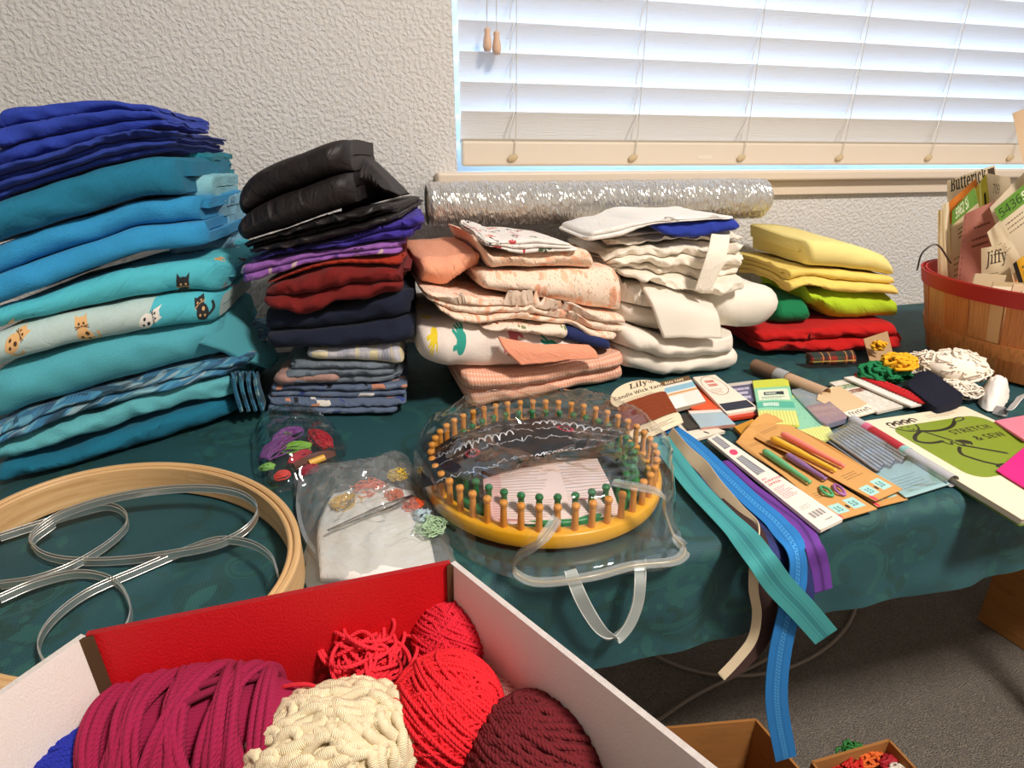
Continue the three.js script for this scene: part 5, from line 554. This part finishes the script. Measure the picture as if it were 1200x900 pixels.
{ const t = thing('cardboard_box', 'open white box with red inner panel full of yarn', 'box'), T_card = dataTex(256, (u, v) => 0.5 + 0.4 * tnoise(u, v, 60, 3), 1 / 0.1);
  const MW = new THREE.MeshStandardMaterial({ color: lin('#ece2dc'), roughness: 0.62, bumpMap: T_card, bumpScale: 0.0003 }), MR = new THREE.MeshStandardMaterial({ color: lin('#c40f18'), roughness: 0.5, bumpMap: T_card, bumpScale: 0.0004 }), MB = std('#4c3216', { roughness: 0.9 });
  const base = (p) => { const q = p.clone().lerp(mid, 0.10); q.y = bFloor; return q; };
  const wall = (p, q, th, m, name, label, dy = 0, ret) => { const b = [p.clone(), q.clone(), base(q), base(p)]; b[0].y += dy; b[1].y += dy; const n = q.clone().sub(p).cross(up).normalize(); if (n.dot(mid.clone().sub(p)) > 0) n.negate();
    const pos = [], idx = []; for (const k of [0, 1]) for (const v of b) { const r = v.clone().addScaledVector(n, k * th); pos.push(r); } const F = [[0, 1, 2, 3], [5, 4, 7, 6], [4, 5, 1, 0], [3, 2, 6, 7], [1, 5, 6, 2], [4, 0, 3, 7]];
    const P = [], I = [], U = []; for (const f of F) { const o = P.length / 3; f.forEach((k, i) => { P.push(pos[k].x, pos[k].y, pos[k].z); U.push((i === 1 || i === 2) ? 0.3 : 0, i > 1 ? 0.3 : 0); }); I.push(o, o + 1, o + 2, o, o + 2, o + 3); }
    const g = new THREE.BufferGeometry(); g.setAttribute('position', new THREE.Float32BufferAttribute(P, 3)); g.setAttribute('uv', new THREE.Float32BufferAttribute(U, 2)); g.setIndex(I); g.computeVertexNormals(); m.side = THREE.DoubleSide; return part(t, name, g, m, label); };
  wall(bA, bB, 0.004, MR, 'back_panel', 'glossy red cardboard panel'); const pR = wall(bB, bC2, 0.004, MW, 'side_panel', 'white cardboard panel'), pL = wall(bA, bD2, 0.004, MW, 'side_panel', 'white cardboard panel'); wall(bD2, bC2, 0.004, MW, 'front_panel');
  // bare corrugated edges where the side panels meet the red panel
  for (const [p, q, cw, pn] of [[bA, bD2, 0.0075, pL], [bB, bC2, 0.0045, pR]]) { const s = p.clone().lerp(mid, 0.012), e = s.clone().lerp(base(s), 0.16), d = q.clone().sub(p).normalize(); part(pn, 'corrugated_edge', stripGeo([s.addScaledVector(d, 0.001), e.addScaledVector(d, 0.001)], () => bB.clone().sub(bA), cw, 0.002, 4), MB, 'bare brown corrugated edge'); }
  const f = [base(bA), base(bB), base(bC2), base(bD2)]; part(t, 'bottom', slabGeo(f.map((p) => p.clone().add(V(0, 0.003, 0))), 0.003), MW); }
const T_twist = dataTex(64, (u, v) => 0.5 + 0.5 * Math.sin((u + v) * Math.PI * 2 * 2), 1); T_twist.repeat.set(40, 2);
const yarnMat = (hex) => { const m = fab(hex, 'cotton', { bumpMap: T_twist }); m.bumpMap = T_twist; m.bumpScale = 0.0004; m.sheen = 0.4; m.sheenColor = lin(hex); return m; };
function loopGeo(c, ax, t, rx, ry, rz, r, wob, rnd) { const u = V(1, 0, 0).cross(ax).lengthSq() > 0.1 ? V(1, 0, 0).cross(ax).normalize() : V(0, 1, 0).cross(ax).normalize(), w = ax.clone().cross(u), R = Math.sqrt(Math.max(0.02, 1 - t * t)), P = []; const ph = rnd() * 6; for (let k = 0; k < 18; k++) { const a = k / 18 * Math.PI * 2, q = 1 + wob * (rnd() - 0.5), tt = t + wob * 0.8 * Math.sin(a * 2 + ph) * 0.5; const p = u.clone().multiplyScalar(Math.cos(a) * R * q).addScaledVector(w, Math.sin(a) * R * q).addScaledVector(ax, tt); P.push(V(c.x + p.x * rx, c.y + p.y * ry, c.z + p.z * rz)); } return tube(P, r, 40, 6, true); }
function ball(c, rx, ry, rz, r, seed, sets = 7, per = 11, wob = 0.05, axis) { const rnd = mulberry(seed), gs = []; for (let s = 0; s < sets; s++) { let ax = V(rnd() - 0.5, rnd() - 0.5, rnd() - 0.5).normalize(); if (axis) ax = axis.clone().addScaledVector(ax, 0.55).normalize(); const k = 1 - s * 0.012; for (let i = 0; i < per; i++) gs.push(loopGeo(c, ax, lerp(-0.62, 0.62, (i + 0.5 * rnd()) / per), rx * k, ry * k, rz * k, r, wob, rnd)); } const g = new THREE.SphereGeometry(0.93, 24, 16); g.scale(rx, ry, rz); g.translate(c.x, c.y, c.z); gs.push(g); return join(gs); }
const GY = 'yarn in the red and white box', yy = (x, y, h = 0.765) => onY(x, y, h);
// heap under the visible yarn
{ one('yarn_ball', 'royal blue yarn ball by the white side panel', 'yarn', ball(yy(85, 905, 0.75), 0.03, 0.028, 0.03, 0.0016, 301), yarnMat('#1b2aa0'), GY);
  one('yarn_ball', 'bright coral ball of yarn by the red panel', 'yarn', ball(yy(531, 750, 0.770), 0.029, 0.030, 0.029, 0.0012, 302, 13, 11, 0.08), yarnMat('#e81f38'), GY);
  one('yarn_ball', 'large bright coral ball of yarn with spiral centre', 'yarn', ball(yy(523, 832, 0.768), 0.037, 0.034, 0.035, 0.0012, 303, 14, 13, 0.08), yarnMat('#f4202f'), GY);
  one('yarn_ball', 'maroon yarn ball against the white side panel', 'yarn', ball(yy(632, 887, 0.758), 0.045, 0.036, 0.038, 0.0021, 304, 7, 10, 0.06), yarnMat('#6a121c'), GY);
  one('yarn_ball', 'pale pink yarn ball tucked behind the coral ball', 'yarn', ball(yy(600, 822, 0.752), 0.024, 0.02, 0.022, 0.0014, 305), yarnMat('#e7a49c'), GY);
  one('yarn_ball', 'dusty rose yarn lying between coral and maroon balls', 'yarn', ball(yy(525, 905, 0.735), 0.04, 0.02, 0.02, 0.0016, 306), yarnMat('#c4505a'), GY);
  one('yarn_ball', 'plum yarn glimpsed under the cream crochet', 'yarn', ball(yy(445, 845, 0.735), 0.03, 0.02, 0.022, 0.0016, 307), yarnMat('#7d2058'), GY);
  // magenta skein: bundled turns round a bolster
  { const a = yy(140, 872, 0.76), b = yy(318, 850, 0.765), ax = b.clone().sub(a), L = ax.length(), rnd = mulberry(310), gs = []; ax.normalize(); const s = ax.clone().cross(up).normalize(), u2 = s.clone().cross(ax);
    for (let i = 0; i < 96; i++) { const k = i / 95, bun = Math.floor(i / 9), tilt = (bun % 2 ? 1 : -1) * 0.25 + 0.12 * Math.sin(i), R = 0.037 * (0.72 + 0.28 * Math.sin(Math.PI * clamp(k * 0.9 + 0.05, 0, 1)) ** 0.6) * (1 + 0.05 * Math.sin(i * 1.26)), P = []; for (let j = 0; j < 16; j++) { const an = j / 16 * Math.PI * 2; P.push(a.clone().addScaledVector(ax, k * L + tilt * R * Math.sin(an + bun) ).addScaledVector(s, Math.cos(an) * R * 1.05).addScaledVector(u2, Math.sin(an) * R)); } gs.push(tube(P, 0.0023, 40, 6, true)); }
    for (let i = 0; i < 9; i++) { const P = []; const an = 1.2 + rnd() * 1.2; for (let j = 0; j <= 6; j++) { const k = 0.55 + 0.45 * j / 6; P.push(a.clone().addScaledVector(ax, k * L).addScaledVector(s, Math.cos(an + j * 0.12 + i * 0.1) * 0.038 * (1 - 0.2 * j / 6)).addScaledVector(u2, Math.sin(an + j * 0.12 + i * 0.1) * 0.038 * (1 - 0.2 * j / 6))); } gs.push(tube(P, 0.0024, 20, 6)); }
    const cg = new THREE.CapsuleGeometry(0.028, L * 0.92, 6, 20); cg.applyQuaternion(new THREE.Quaternion().setFromUnitVectors(up, ax)); const m = a.clone().lerp(b, 0.5); cg.translate(m.x, m.y, m.z); gs.push(cg);
    one('yarn_skein', 'magenta wool skein in bundled turns', 'yarn', join(gs), yarnMat('#9c1244'), GY); }
  // cream crochet: knobbly thick yarn
  { const c = yy(395, 872, 0.765), rnd = mulberry(320), gs = []; for (let i = 0; i < 120; i++) { const a = rnd() * 6.283, e = Math.acos(1 - rnd() * 1.15), n = V(Math.sin(e) * Math.cos(a), Math.cos(e), Math.sin(e) * Math.sin(a)), p = V(c.x + n.x * 0.050, c.y + n.y * 0.030 - 0.004, c.z + n.z * 0.034), t1 = n.clone().cross(V(0.3, 0.2, 0.9)).normalize(), t2 = n.clone().cross(t1), P = [], R = 0.0062 + rnd() * 0.004; for (let k = 0; k < 7; k++) { const q = k / 7 * 6.283; P.push(p.clone().addScaledVector(t1, Math.cos(q) * R * 1.4).addScaledVector(t2, Math.sin(q) * R * 0.8).addScaledVector(n, 0.002 * Math.sin(q * 2) + 0.001)); } gs.push(tube(P, 0.0036, 18, 7, true)); }
    const g = new THREE.SphereGeometry(1, 24, 16); g.scale(0.049, 0.028, 0.033); g.translate(c.x, c.y - 0.004, c.z); gs.push(g); one('crochet_piece', 'cream chunky crochet piece heaped among the yarn', 'crochet', join(gs), yarnMat('#fbe9c2'), GY); }
  // loose coral strands
  { const gs = [], rn = mulberry(333), c0 = yy(430, 765, 0.776);
    for (let i = 0; i < 20; i++) { const o = V((rn() - 0.5) * 0.036, (rn() - 0.5) * 0.018, (rn() - 0.5) * 0.036), nx = V(rn() - 0.5, 0.4 + rn(), rn() - 0.5).normalize(), e1 = nx.clone().cross(V(1, 0.2, 0.1)).normalize(), e2 = nx.clone().cross(e1), P = []; let a = rn() * 6; for (let k = 0; k < 22; k++) { a += 0.75; const R = 0.007 + 0.009 * (0.5 + 0.5 * Math.sin(k * 0.31 + i)); P.push(c0.clone().add(o).addScaledVector(e1, Math.cos(a) * R * 1.3).addScaledVector(e2, Math.sin(a) * R).addScaledVector(nx, 0.004 * Math.sin(k * 0.5 + i)).add(V(k * 0.0006 - 0.006, 0, k * 0.0004 - 0.004))); } gs.push(tube(P, 0.0014, 110, 6)); }
    gs.push(tube([yy(400, 725, 0.79), yy(415, 703, 0.80), yy(440, 707, 0.80), yy(462, 730, 0.79), yy(455, 752, 0.78)], 0.0014, 40, 6)); gs.push(tube([yy(325, 812, 0.78), yy(335, 804, 0.79), yy(360, 802, 0.79), yy(385, 812, 0.775)], 0.0014, 30, 6));
    one('loose_yarn', 'tangle of loose bright coral yarn by the red panel', 'yarn', join(gs), yarnMat('#f32a3c'), GY); }
  one('yarn_heap', 'mixed dark yarn filling the bottom of the box', 'yarn', tangle(V(mid.x, 0.70, mid.z - 0.03), 0.085, 0.03, 0.05, 0.004, 60, 340, 12, 40), yarnMat('#5a2038'), GY); }
// ---------------------------------------------------------------- wooden basket full of paper patterns
{ const cx = 1.265, cz = -0.72, rt = 0.252, rb = 0.214, H = 0.155, y0 = TT + 0.003, t = thing('wooden_basket', 'round wood slat basket with red rim, full of sewing patterns', 'basket');
  const T_wood = canvasTex(128, 256, (c, w, h) => { c.fillStyle = '#d69c60'; c.fillRect(0, 0, w, h); const r = mulberry(12); for (let i = 0; i < 220; i++) { c.fillStyle = r() < 0.5 ? 'rgba(120,70,25,.16)' : 'rgba(225,165,95,.16)'; c.fillRect(r() * w, r() * h, 1 + r() * 2, 40 + r() * 160); } });
  const Ms = ['#fff2e6', '#ffe0c4', '#ffffff', '#f2cfae'].map((k) => new THREE.MeshStandardMaterial({ map: T_wood, color: lin(k), roughness: 0.55 })), M_pale = std('#d6a872', { roughness: 0.55 });
  const rad = (v) => lerp(rb, rt, v) ;
  const slat = (a0, a1, v0, v1, off, th) => { const gs = []; const P = (u, v, k) => { const a = lerp(a0, a1, u), r = rad(lerp(v0, v1, v)) + off + k * th; const p = V(cx + Math.cos(a) * r, y0 + H * lerp(v0, v1, v), cz + Math.sin(a) * r); p.u = u; p.v = v; return p; };
    gs.push(grid(5, 3, (u, v) => P(u, v, 1), true), grid(5, 3, (u, v) => P(u, v, 0)), grid(1, 3, (u, v) => P(0, v, u), true), grid(1, 3, (u, v) => P(1, v, u)), grid(5, 1, (u, v) => P(u, 1, 1 - v), true), grid(5, 1, (u, v) => P(u, 0, v), true)); return join(gs); };
  const n = 26; for (let k = 0; k < n; k++) { const a0 = k / n * 6.2832 + 0.1; part(t, 'slat', slat(a0 + 0.006, a0 + 6.2832 / n - 0.004, 0.01, 0.97, (k % 2) * 0.0012, 0.0022), k % 13 === 9 ? M_pale : Ms[k % 4]); }
  const hoopBand = (v0, v1, off, th, m, name, label) => { const gs = [], P = (u, v, k) => { const a = -u * 6.2832, vv = lerp(v0, v1, v), r = rad(vv) + off + k * th; const p = V(cx + Math.cos(a) * r, y0 + H * vv, cz + Math.sin(a) * r); p.u = u * 8; p.v = v; return p; }; gs.push(grid(96, 1, (u, v) => P(u, v, 1)), grid(96, 1, (u, v) => P(u, 1 - v, 0)), grid(96, 1, (u, v) => P(u, 1, 1 - v)), grid(96, 1, (u, v) => P(u, 0, v))); part(t, name, join(gs), m, label); };
  const MRim = std('#b5201c', { roughness: 0.55 });
  hoopBand(0.83, 1.0, 0.0036, 0.003, MRim, 'rim_band', 'red painted wooden rim'); hoopBand(0.83, 1.0, -0.004, 0.003, MRim, 'inner_rim_band', 'red painted inner rim');
  hoopBand(0.24, 0.40, 0.0036, 0.0022, new THREE.MeshStandardMaterial({ map: T_wood, color: lin('#ffe6cc'), roughness: 0.55 }), 'middle_band');
  const g = new THREE.CylinderGeometry(rb - 0.004, rb - 0.004, 0.004, 48); g.translate(cx, y0 + 0.002, cz); part(t, 'bottom', g, Ms[0]);
  part(t, 'label_strip', slat(3.01, 3.09, 0.41, 0.84, 0.0036, 0.001), M_pale, 'pale wood patch');
  part(t, 'wire_handle', tube([V(cx - 0.188, y0 + H * 0.95, cz - 0.185), V(cx - 0.200, y0 + H + 0.03, cz - 0.172), V(cx - 0.182, y0 + H + 0.045, cz - 0.165), V(cx - 0.15, y0 + H + 0.01, cz - 0.15)], 0.0016, 24, 6), std('#55504a', { metalness: 0.8, roughness: 0.4 }));
  // patterns: paper envelopes standing in the basket, in upright planes one behind the other
  const PB = vplane(1.2 - 0.58, -0.75 - 0.81, 1.2 + 0.58, -0.75 + 0.81);
  const env = (label, px, off, base, draw) => { const Q = px.map((q) => PB.hit(q, off)), m = new THREE.MeshStandardMaterial({ roughness: 0.8, side: THREE.DoubleSide, map: canvasTex(256, 256, (c, W, Hh) => { c.fillStyle = base; c.fillRect(0, 0, W, Hh); draw && draw(c, W, Hh); }) }), th = 0.004;
    const f = (k) => (u, v) => { const p = bil(Q, u, v).addScaledVector(PB.n, k * th + 0.004 * N3(u * 2.2 + px[0][0], v * 2.2, 2)); p.u = u; p.v = 1 - v; return p; };
    const edge = (fn) => grid(8, 1, (u, v) => { const [a, b] = fn(u), p = f(v)(a, b); p.u = clamp(a, 0.02, 0.98); p.v = 0.02; return p; });
    one('sewing_pattern', label, 'sewing pattern', join(grid(8, 8, f(1)), grid(8, 8, f(0), true), edge((u) => [u, 0]), edge((u) => [u, 1]), edge((u) => [0, u]), edge((u) => [1, u])), m, 'paper sewing patterns in the basket'); };
  const ln = (c, s, y = 150, col = '#7a6850') => scrib(c, 26, y, 190, 5, 17, col, 5, s);
  env('cream pattern envelope with black serif heading', [[1110, 212], [1166, 193], [1190, 340], [1112, 345]], -0.10, '#e9d8b8', (c) => { txt(c, 'Butterick', 18, 26, 'bold 40px serif', '#1c1712', 0); c.fillStyle = '#4a3a28'; c.fillRect(216, 4, 34, 20); ln(c, 2); });
  env('grey tissue pattern folded beside yellow envelope', [[1157, 203], [1184, 208], [1190, 290], [1148, 300]], -0.085, '#cbbb9c', (c) => { txt(c, '709', 70, 60, '44px sans-serif', '#5a4e3c'); c.fillStyle = '#2c2620'; c.fillRect(10, 110, 20, 50); c.fillRect(40, 104, 18, 50); });
  env('orange banded pattern envelope behind the green headed one', [[1111, 238], [1144, 209], [1165, 330], [1113, 345]], -0.07, '#e3cda6', (c) => { c.fillStyle = '#e0822c'; c.fillRect(0, 0, 256, 60); ln(c, 3); });
  env('yellow green striped pattern envelope', [[1136, 232], [1156, 203], [1168, 320], [1134, 330]], -0.06, '#bdb536', (c) => { c.fillStyle = '#dcd78a'; c.fillRect(60, 0, 30, 256); c.fillRect(150, 0, 20, 256); c.fillStyle = '#2f2c1a'; c.fillRect(200, 40, 26, 60); });
  env('pattern envelope with narrow green numbered heading', [[1116, 247], [1142, 219], [1166, 325], [1113, 345]], -0.05, '#dccaa4', (c) => { c.fillStyle = '#6b9a3c'; c.fillRect(0, 0, 256, 44); txt(c, '5962 Si', 40, 36, 'bold 42px sans-serif', '#e9f0d0'); scrib(c, 60, 70, 90, 3, 12, '#6a5a44', 5, 5); ln(c, 4); });
  env('rose brown pattern sheet with dashed edge', [[1130, 251], [1166, 235], [1172, 325], [1121, 335]], -0.03, '#b8796a', (c) => { scrib(c, 90, 60, 140, 1, 18, '#5a2c22', 7, 3); scrib(c, 80, 100, 120, 2, 22, '#5a2c22', 8, 4); c.strokeStyle = '#7a4438'; c.setLineDash([12, 8]); c.lineWidth = 5; c.beginPath(); c.moveTo(16, 10); c.lineTo(16, 250); c.stroke(); });
  env('pale worn pattern behind the green banded envelope', [[1160, 243], [1206, 196], [1250, 260], [1190, 330]], -0.02, '#ead9bc', (c) => { scrib(c, 20, 40, 200, 3, 20, '#a08c70', 4, 6); });
  env('tall pattern flap standing above the others', [[1186, 133], [1230, 116], [1275, 240], [1212, 250]], -0.01, '#e3c5a0', (c) => { c.fillStyle = '#2a2520'; c.fillRect(120, 20, 70, 40); ln(c, 9); });
  env('large pattern envelope with green band reading 5436', [[1165, 245], [1240, 183], [1280, 270], [1200, 322]], 0.01, '#e8d9bb', (c) => { c.fillStyle = '#6b9f38'; c.fillRect(0, 0, 256, 52); txt(c, '5436', 8, 42, '42px sans-serif', '#26361a'); txt(c, 'Simplicity', 100, 42, 'bold 38px sans-serif', '#eef4dc'); scrib(c, 14, 70, 120, 3, 16, '#6f5d48', 4, 7); });
  env('crumpled cream pattern envelope with folded flap', [[1157, 272], [1172, 258], [1200, 310], [1176, 330]], 0.03, '#e0cfae', (c) => { ln(c, 7, 90, '#8a765c'); });
  env('cream pattern with italic heading beside the rim', [[1150, 291], [1177, 286], [1190, 340], [1150, 348]], 0.045, '#d8c6a2', (c) => { txt(c, 'Jiffy', 50, 90, 'italic bold 92px serif', '#3a2f24'); ln(c, 8, 140); });
  env('yellow and black printed pattern at the basket edge', [[1187, 309], [1215, 288], [1235, 335], [1200, 352]], 0.06, '#e3ab24', (c) => { c.fillStyle = '#241c14'; c.fillRect(0, 0, 40, 256); scrib(c, 70, 50, 150, 5, 34, '#3a2a14', 12, 9); });
  // envelopes seen edge-on along the near rim
  const r = mulberry(88), cols = ['#e2d0ae', '#d8c4a0', '#efe2c8', '#c9b48e', '#e6c9a8', '#d9cdb4'];
  for (let k = 0; k < 34; k++) { const a = lerp(2.95, 4.35, (k + r() * 0.5) / 34) - 0.75, rr = 0.185 - r() * 0.02, x = cx + Math.cos(a) * rr, z = cz + Math.sin(a) * rr * 0.98, h = 0.10 + r() * 0.045, g = new THREE.BoxGeometry(0.0014 + r() * 0.0014, h, 0.045, 1, 4, 4); g.rotateZ((r() - 0.5) * 0.1); g.rotateY(-a + 1.2 + (r() - 0.5) * 0.12); g.translate(x, y0 + 0.03 + h / 2, z); one('sewing_pattern', ['cream', 'tan', 'ivory', 'brown', 'peach', 'grey'][k % 6] + ' worn paper pattern standing on edge ' + ['near the rim', 'between folded patterns', 'behind other paper edges', 'beside a crumpled envelope', 'in the fullest row', 'close to the red rim'][Math.floor(k / 6) % 6], 'sewing pattern', g, std(cols[k % 6], { roughness: 0.85 }), 'worn patterns on edge in the basket'); } 
  // the rest of the basket, beyond the picture's edge, holds patterns in a second row
  const sizes = [['tall', 0.12, 0.165], ['short', 0.12, 0.13], ['wide', 0.15, 0.15]];
  for (let k = 0; k < 12; k++) { const [nm, w, h] = sizes[k % 3], g = new THREE.BoxGeometry(w, h, 0.004, 4, 4, 1), tilt = r(); g.rotateX(-0.12 + tilt * 0.08); g.rotateY(-0.8); const s = k / 11; g.translate(cx + 0.035 + 0.12 * s, y0 + 0.012 + h / 2, cz + 0.115 - 0.20 * s); one('sewing_pattern', nm + ' ' + ['ivory', 'tan', 'buff', 'straw'][k % 4] + ' pattern envelope packed beyond the tall flap', 'sewing pattern', g, std(cols[k % 6], { roughness: 0.85 }), 'patterns packed beyond the tall flap'); }
  env('thin cream pattern seen edge-on beside the serif heading', [[1104, 240], [1112, 236], [1116, 345], [1102, 345]], -0.055, '#e6d6b6'); env('thin buff pattern edge next to the wire handle', [[1099, 247], [1106, 244], [1112, 345], [1099, 345]], -0.035, '#d9c49c'); }
// ---------------------------------------------------------------- floor: cable, boxes
{ const c = (px, label) => one('cable', label, 'cable', tube(px.map(([x, y]) => onY(x, y, 0.006)), 0.0042, 80, 8), std('#8f8578', { roughness: 0.5 }), 'cables on the carpet');
  c([[740, 745], [775, 772], [820, 788], [865, 792], [915, 785], [960, 765], [992, 735], [1004, 706], [1003, 690]], 'grey cable looping over the carpet under the table');
  c([[700, 890], [765, 848], [815, 815], [865, 790], [905, 768], [930, 745]], 'grey cable running straight toward the table');
  const T_kraft = canvasTex(256, 256, (k, w, h) => { k.fillStyle = '#a46d34'; k.fillRect(0, 0, w, h); const r = mulberry(15); for (let i = 0; i < 900; i++) { k.fillStyle = r() < 0.5 ? 'rgba(80,50,20,.12)' : 'rgba(220,170,110,.12)'; k.fillRect(r() * w, r() * h, 12, 1.5); } });
  const MK = new THREE.MeshStandardMaterial({ map: T_kraft, roughness: 0.85, side: THREE.DoubleSide });
  const openBox = (label, pA, pB, pC, Y) => { const t = thing('cardboard_box', label, 'box', 'brown cardboard boxes on the carpet'), A = onY(...pA, Y), B = onY(...pB, Y), C = onY(...pC, Y), D = A.clone().add(C).sub(B), w = (p, q) => { const d = q.clone().sub(p), L = d.length(), g = box(0, 0.004, -0.002, L, Y, 0.002); g.rotateY(-Math.atan2(d.z, d.x)); g.translate(p.x, 0, p.z); part(t, 'panel', g, MK); }; w(A, B); w(B, C); w(C, D); w(D, A); part(t, 'bottom', slabGeo([A, B, C, D].map((p) => V(p.x, 0.007, p.z)), 0.004), MK); return { A, B, C, D }; };
  openBox('empty open brown cardboard box on the carpet', [720, 858], [886, 843], [1010, 985], 0.27);
  const b2 = openBox('low brown cardboard box holding bright floss', [952, 893], [1042, 867], [1110, 940], 0.24), m = b2.A.clone().add(b2.C).multiplyScalar(0.5);
  [['green', '#2c7a34', 1000, 882, 0.02], ['orange', '#e06a24', 1016, 886, 0.02], ['red', '#c92018', 995, 900, 0.022], ['crimson', '#b01a2a', 1040, 895, 0.015], ['white', '#e4ddd0', 1050, 905, 0.014]].forEach(([nm, col, x, y, r], i) => one('floss_bundle', nm + ' floss bundle in the low cardboard box', 'floss', tangle(onY(x, y, 0.215), r * 1.4, 0.012, r, 0.0022, 18, 400 + i), std(col, { roughness: 0.7 }), 'floss in the low cardboard box'));
  one('floss_heap', 'dark mixed floss under the bright bundles', 'floss', tangle(V(m.x, 0.13, m.z), 0.045, 0.07, 0.04, 0.004, 60, 420, 12, 36), std('#5a3a2a'));
  const c0 = onY(1144, 726, 0), c1 = onY(1200, 763, 0), d = c1.clone().sub(c0).normalize(), nb = V(d.z, 0, -d.x); if (nb.z > 0) nb.negate(); const g = box(0, 0, -0.38, 0.5, 0.36, 0, 0.003); const mt = new THREE.Matrix4().makeBasis(d, up, nb.clone().negate()); g.applyMatrix4(mt); g.translate(c0.x, 0.001, c0.z); boxUV(g);
  const t = thing('cardboard_box', 'closed brown cardboard box standing under the table end', 'box', 'brown cardboard boxes on the carpet'); part(t, 'carton', g, MK); }
// ---------------------------------------------------------------- put every thing's origin at its base
for (const o of [...scene.children]) { if (o.isLight || o.isCamera) continue;
  o.updateMatrixWorld(true); const b = new THREE.Box3().setFromObject(o); if (b.isEmpty()) continue;
  const c = V((b.min.x + b.max.x) / 2, b.min.y, (b.min.z + b.max.z) / 2);
  if (o.isMesh) { o.geometry.translate(-c.x, -c.y, -c.z); } else for (const k of o.children) k.position.sub(c);
  o.position.add(c); }
scene.add(camera);
renderer.render(scene, camera);
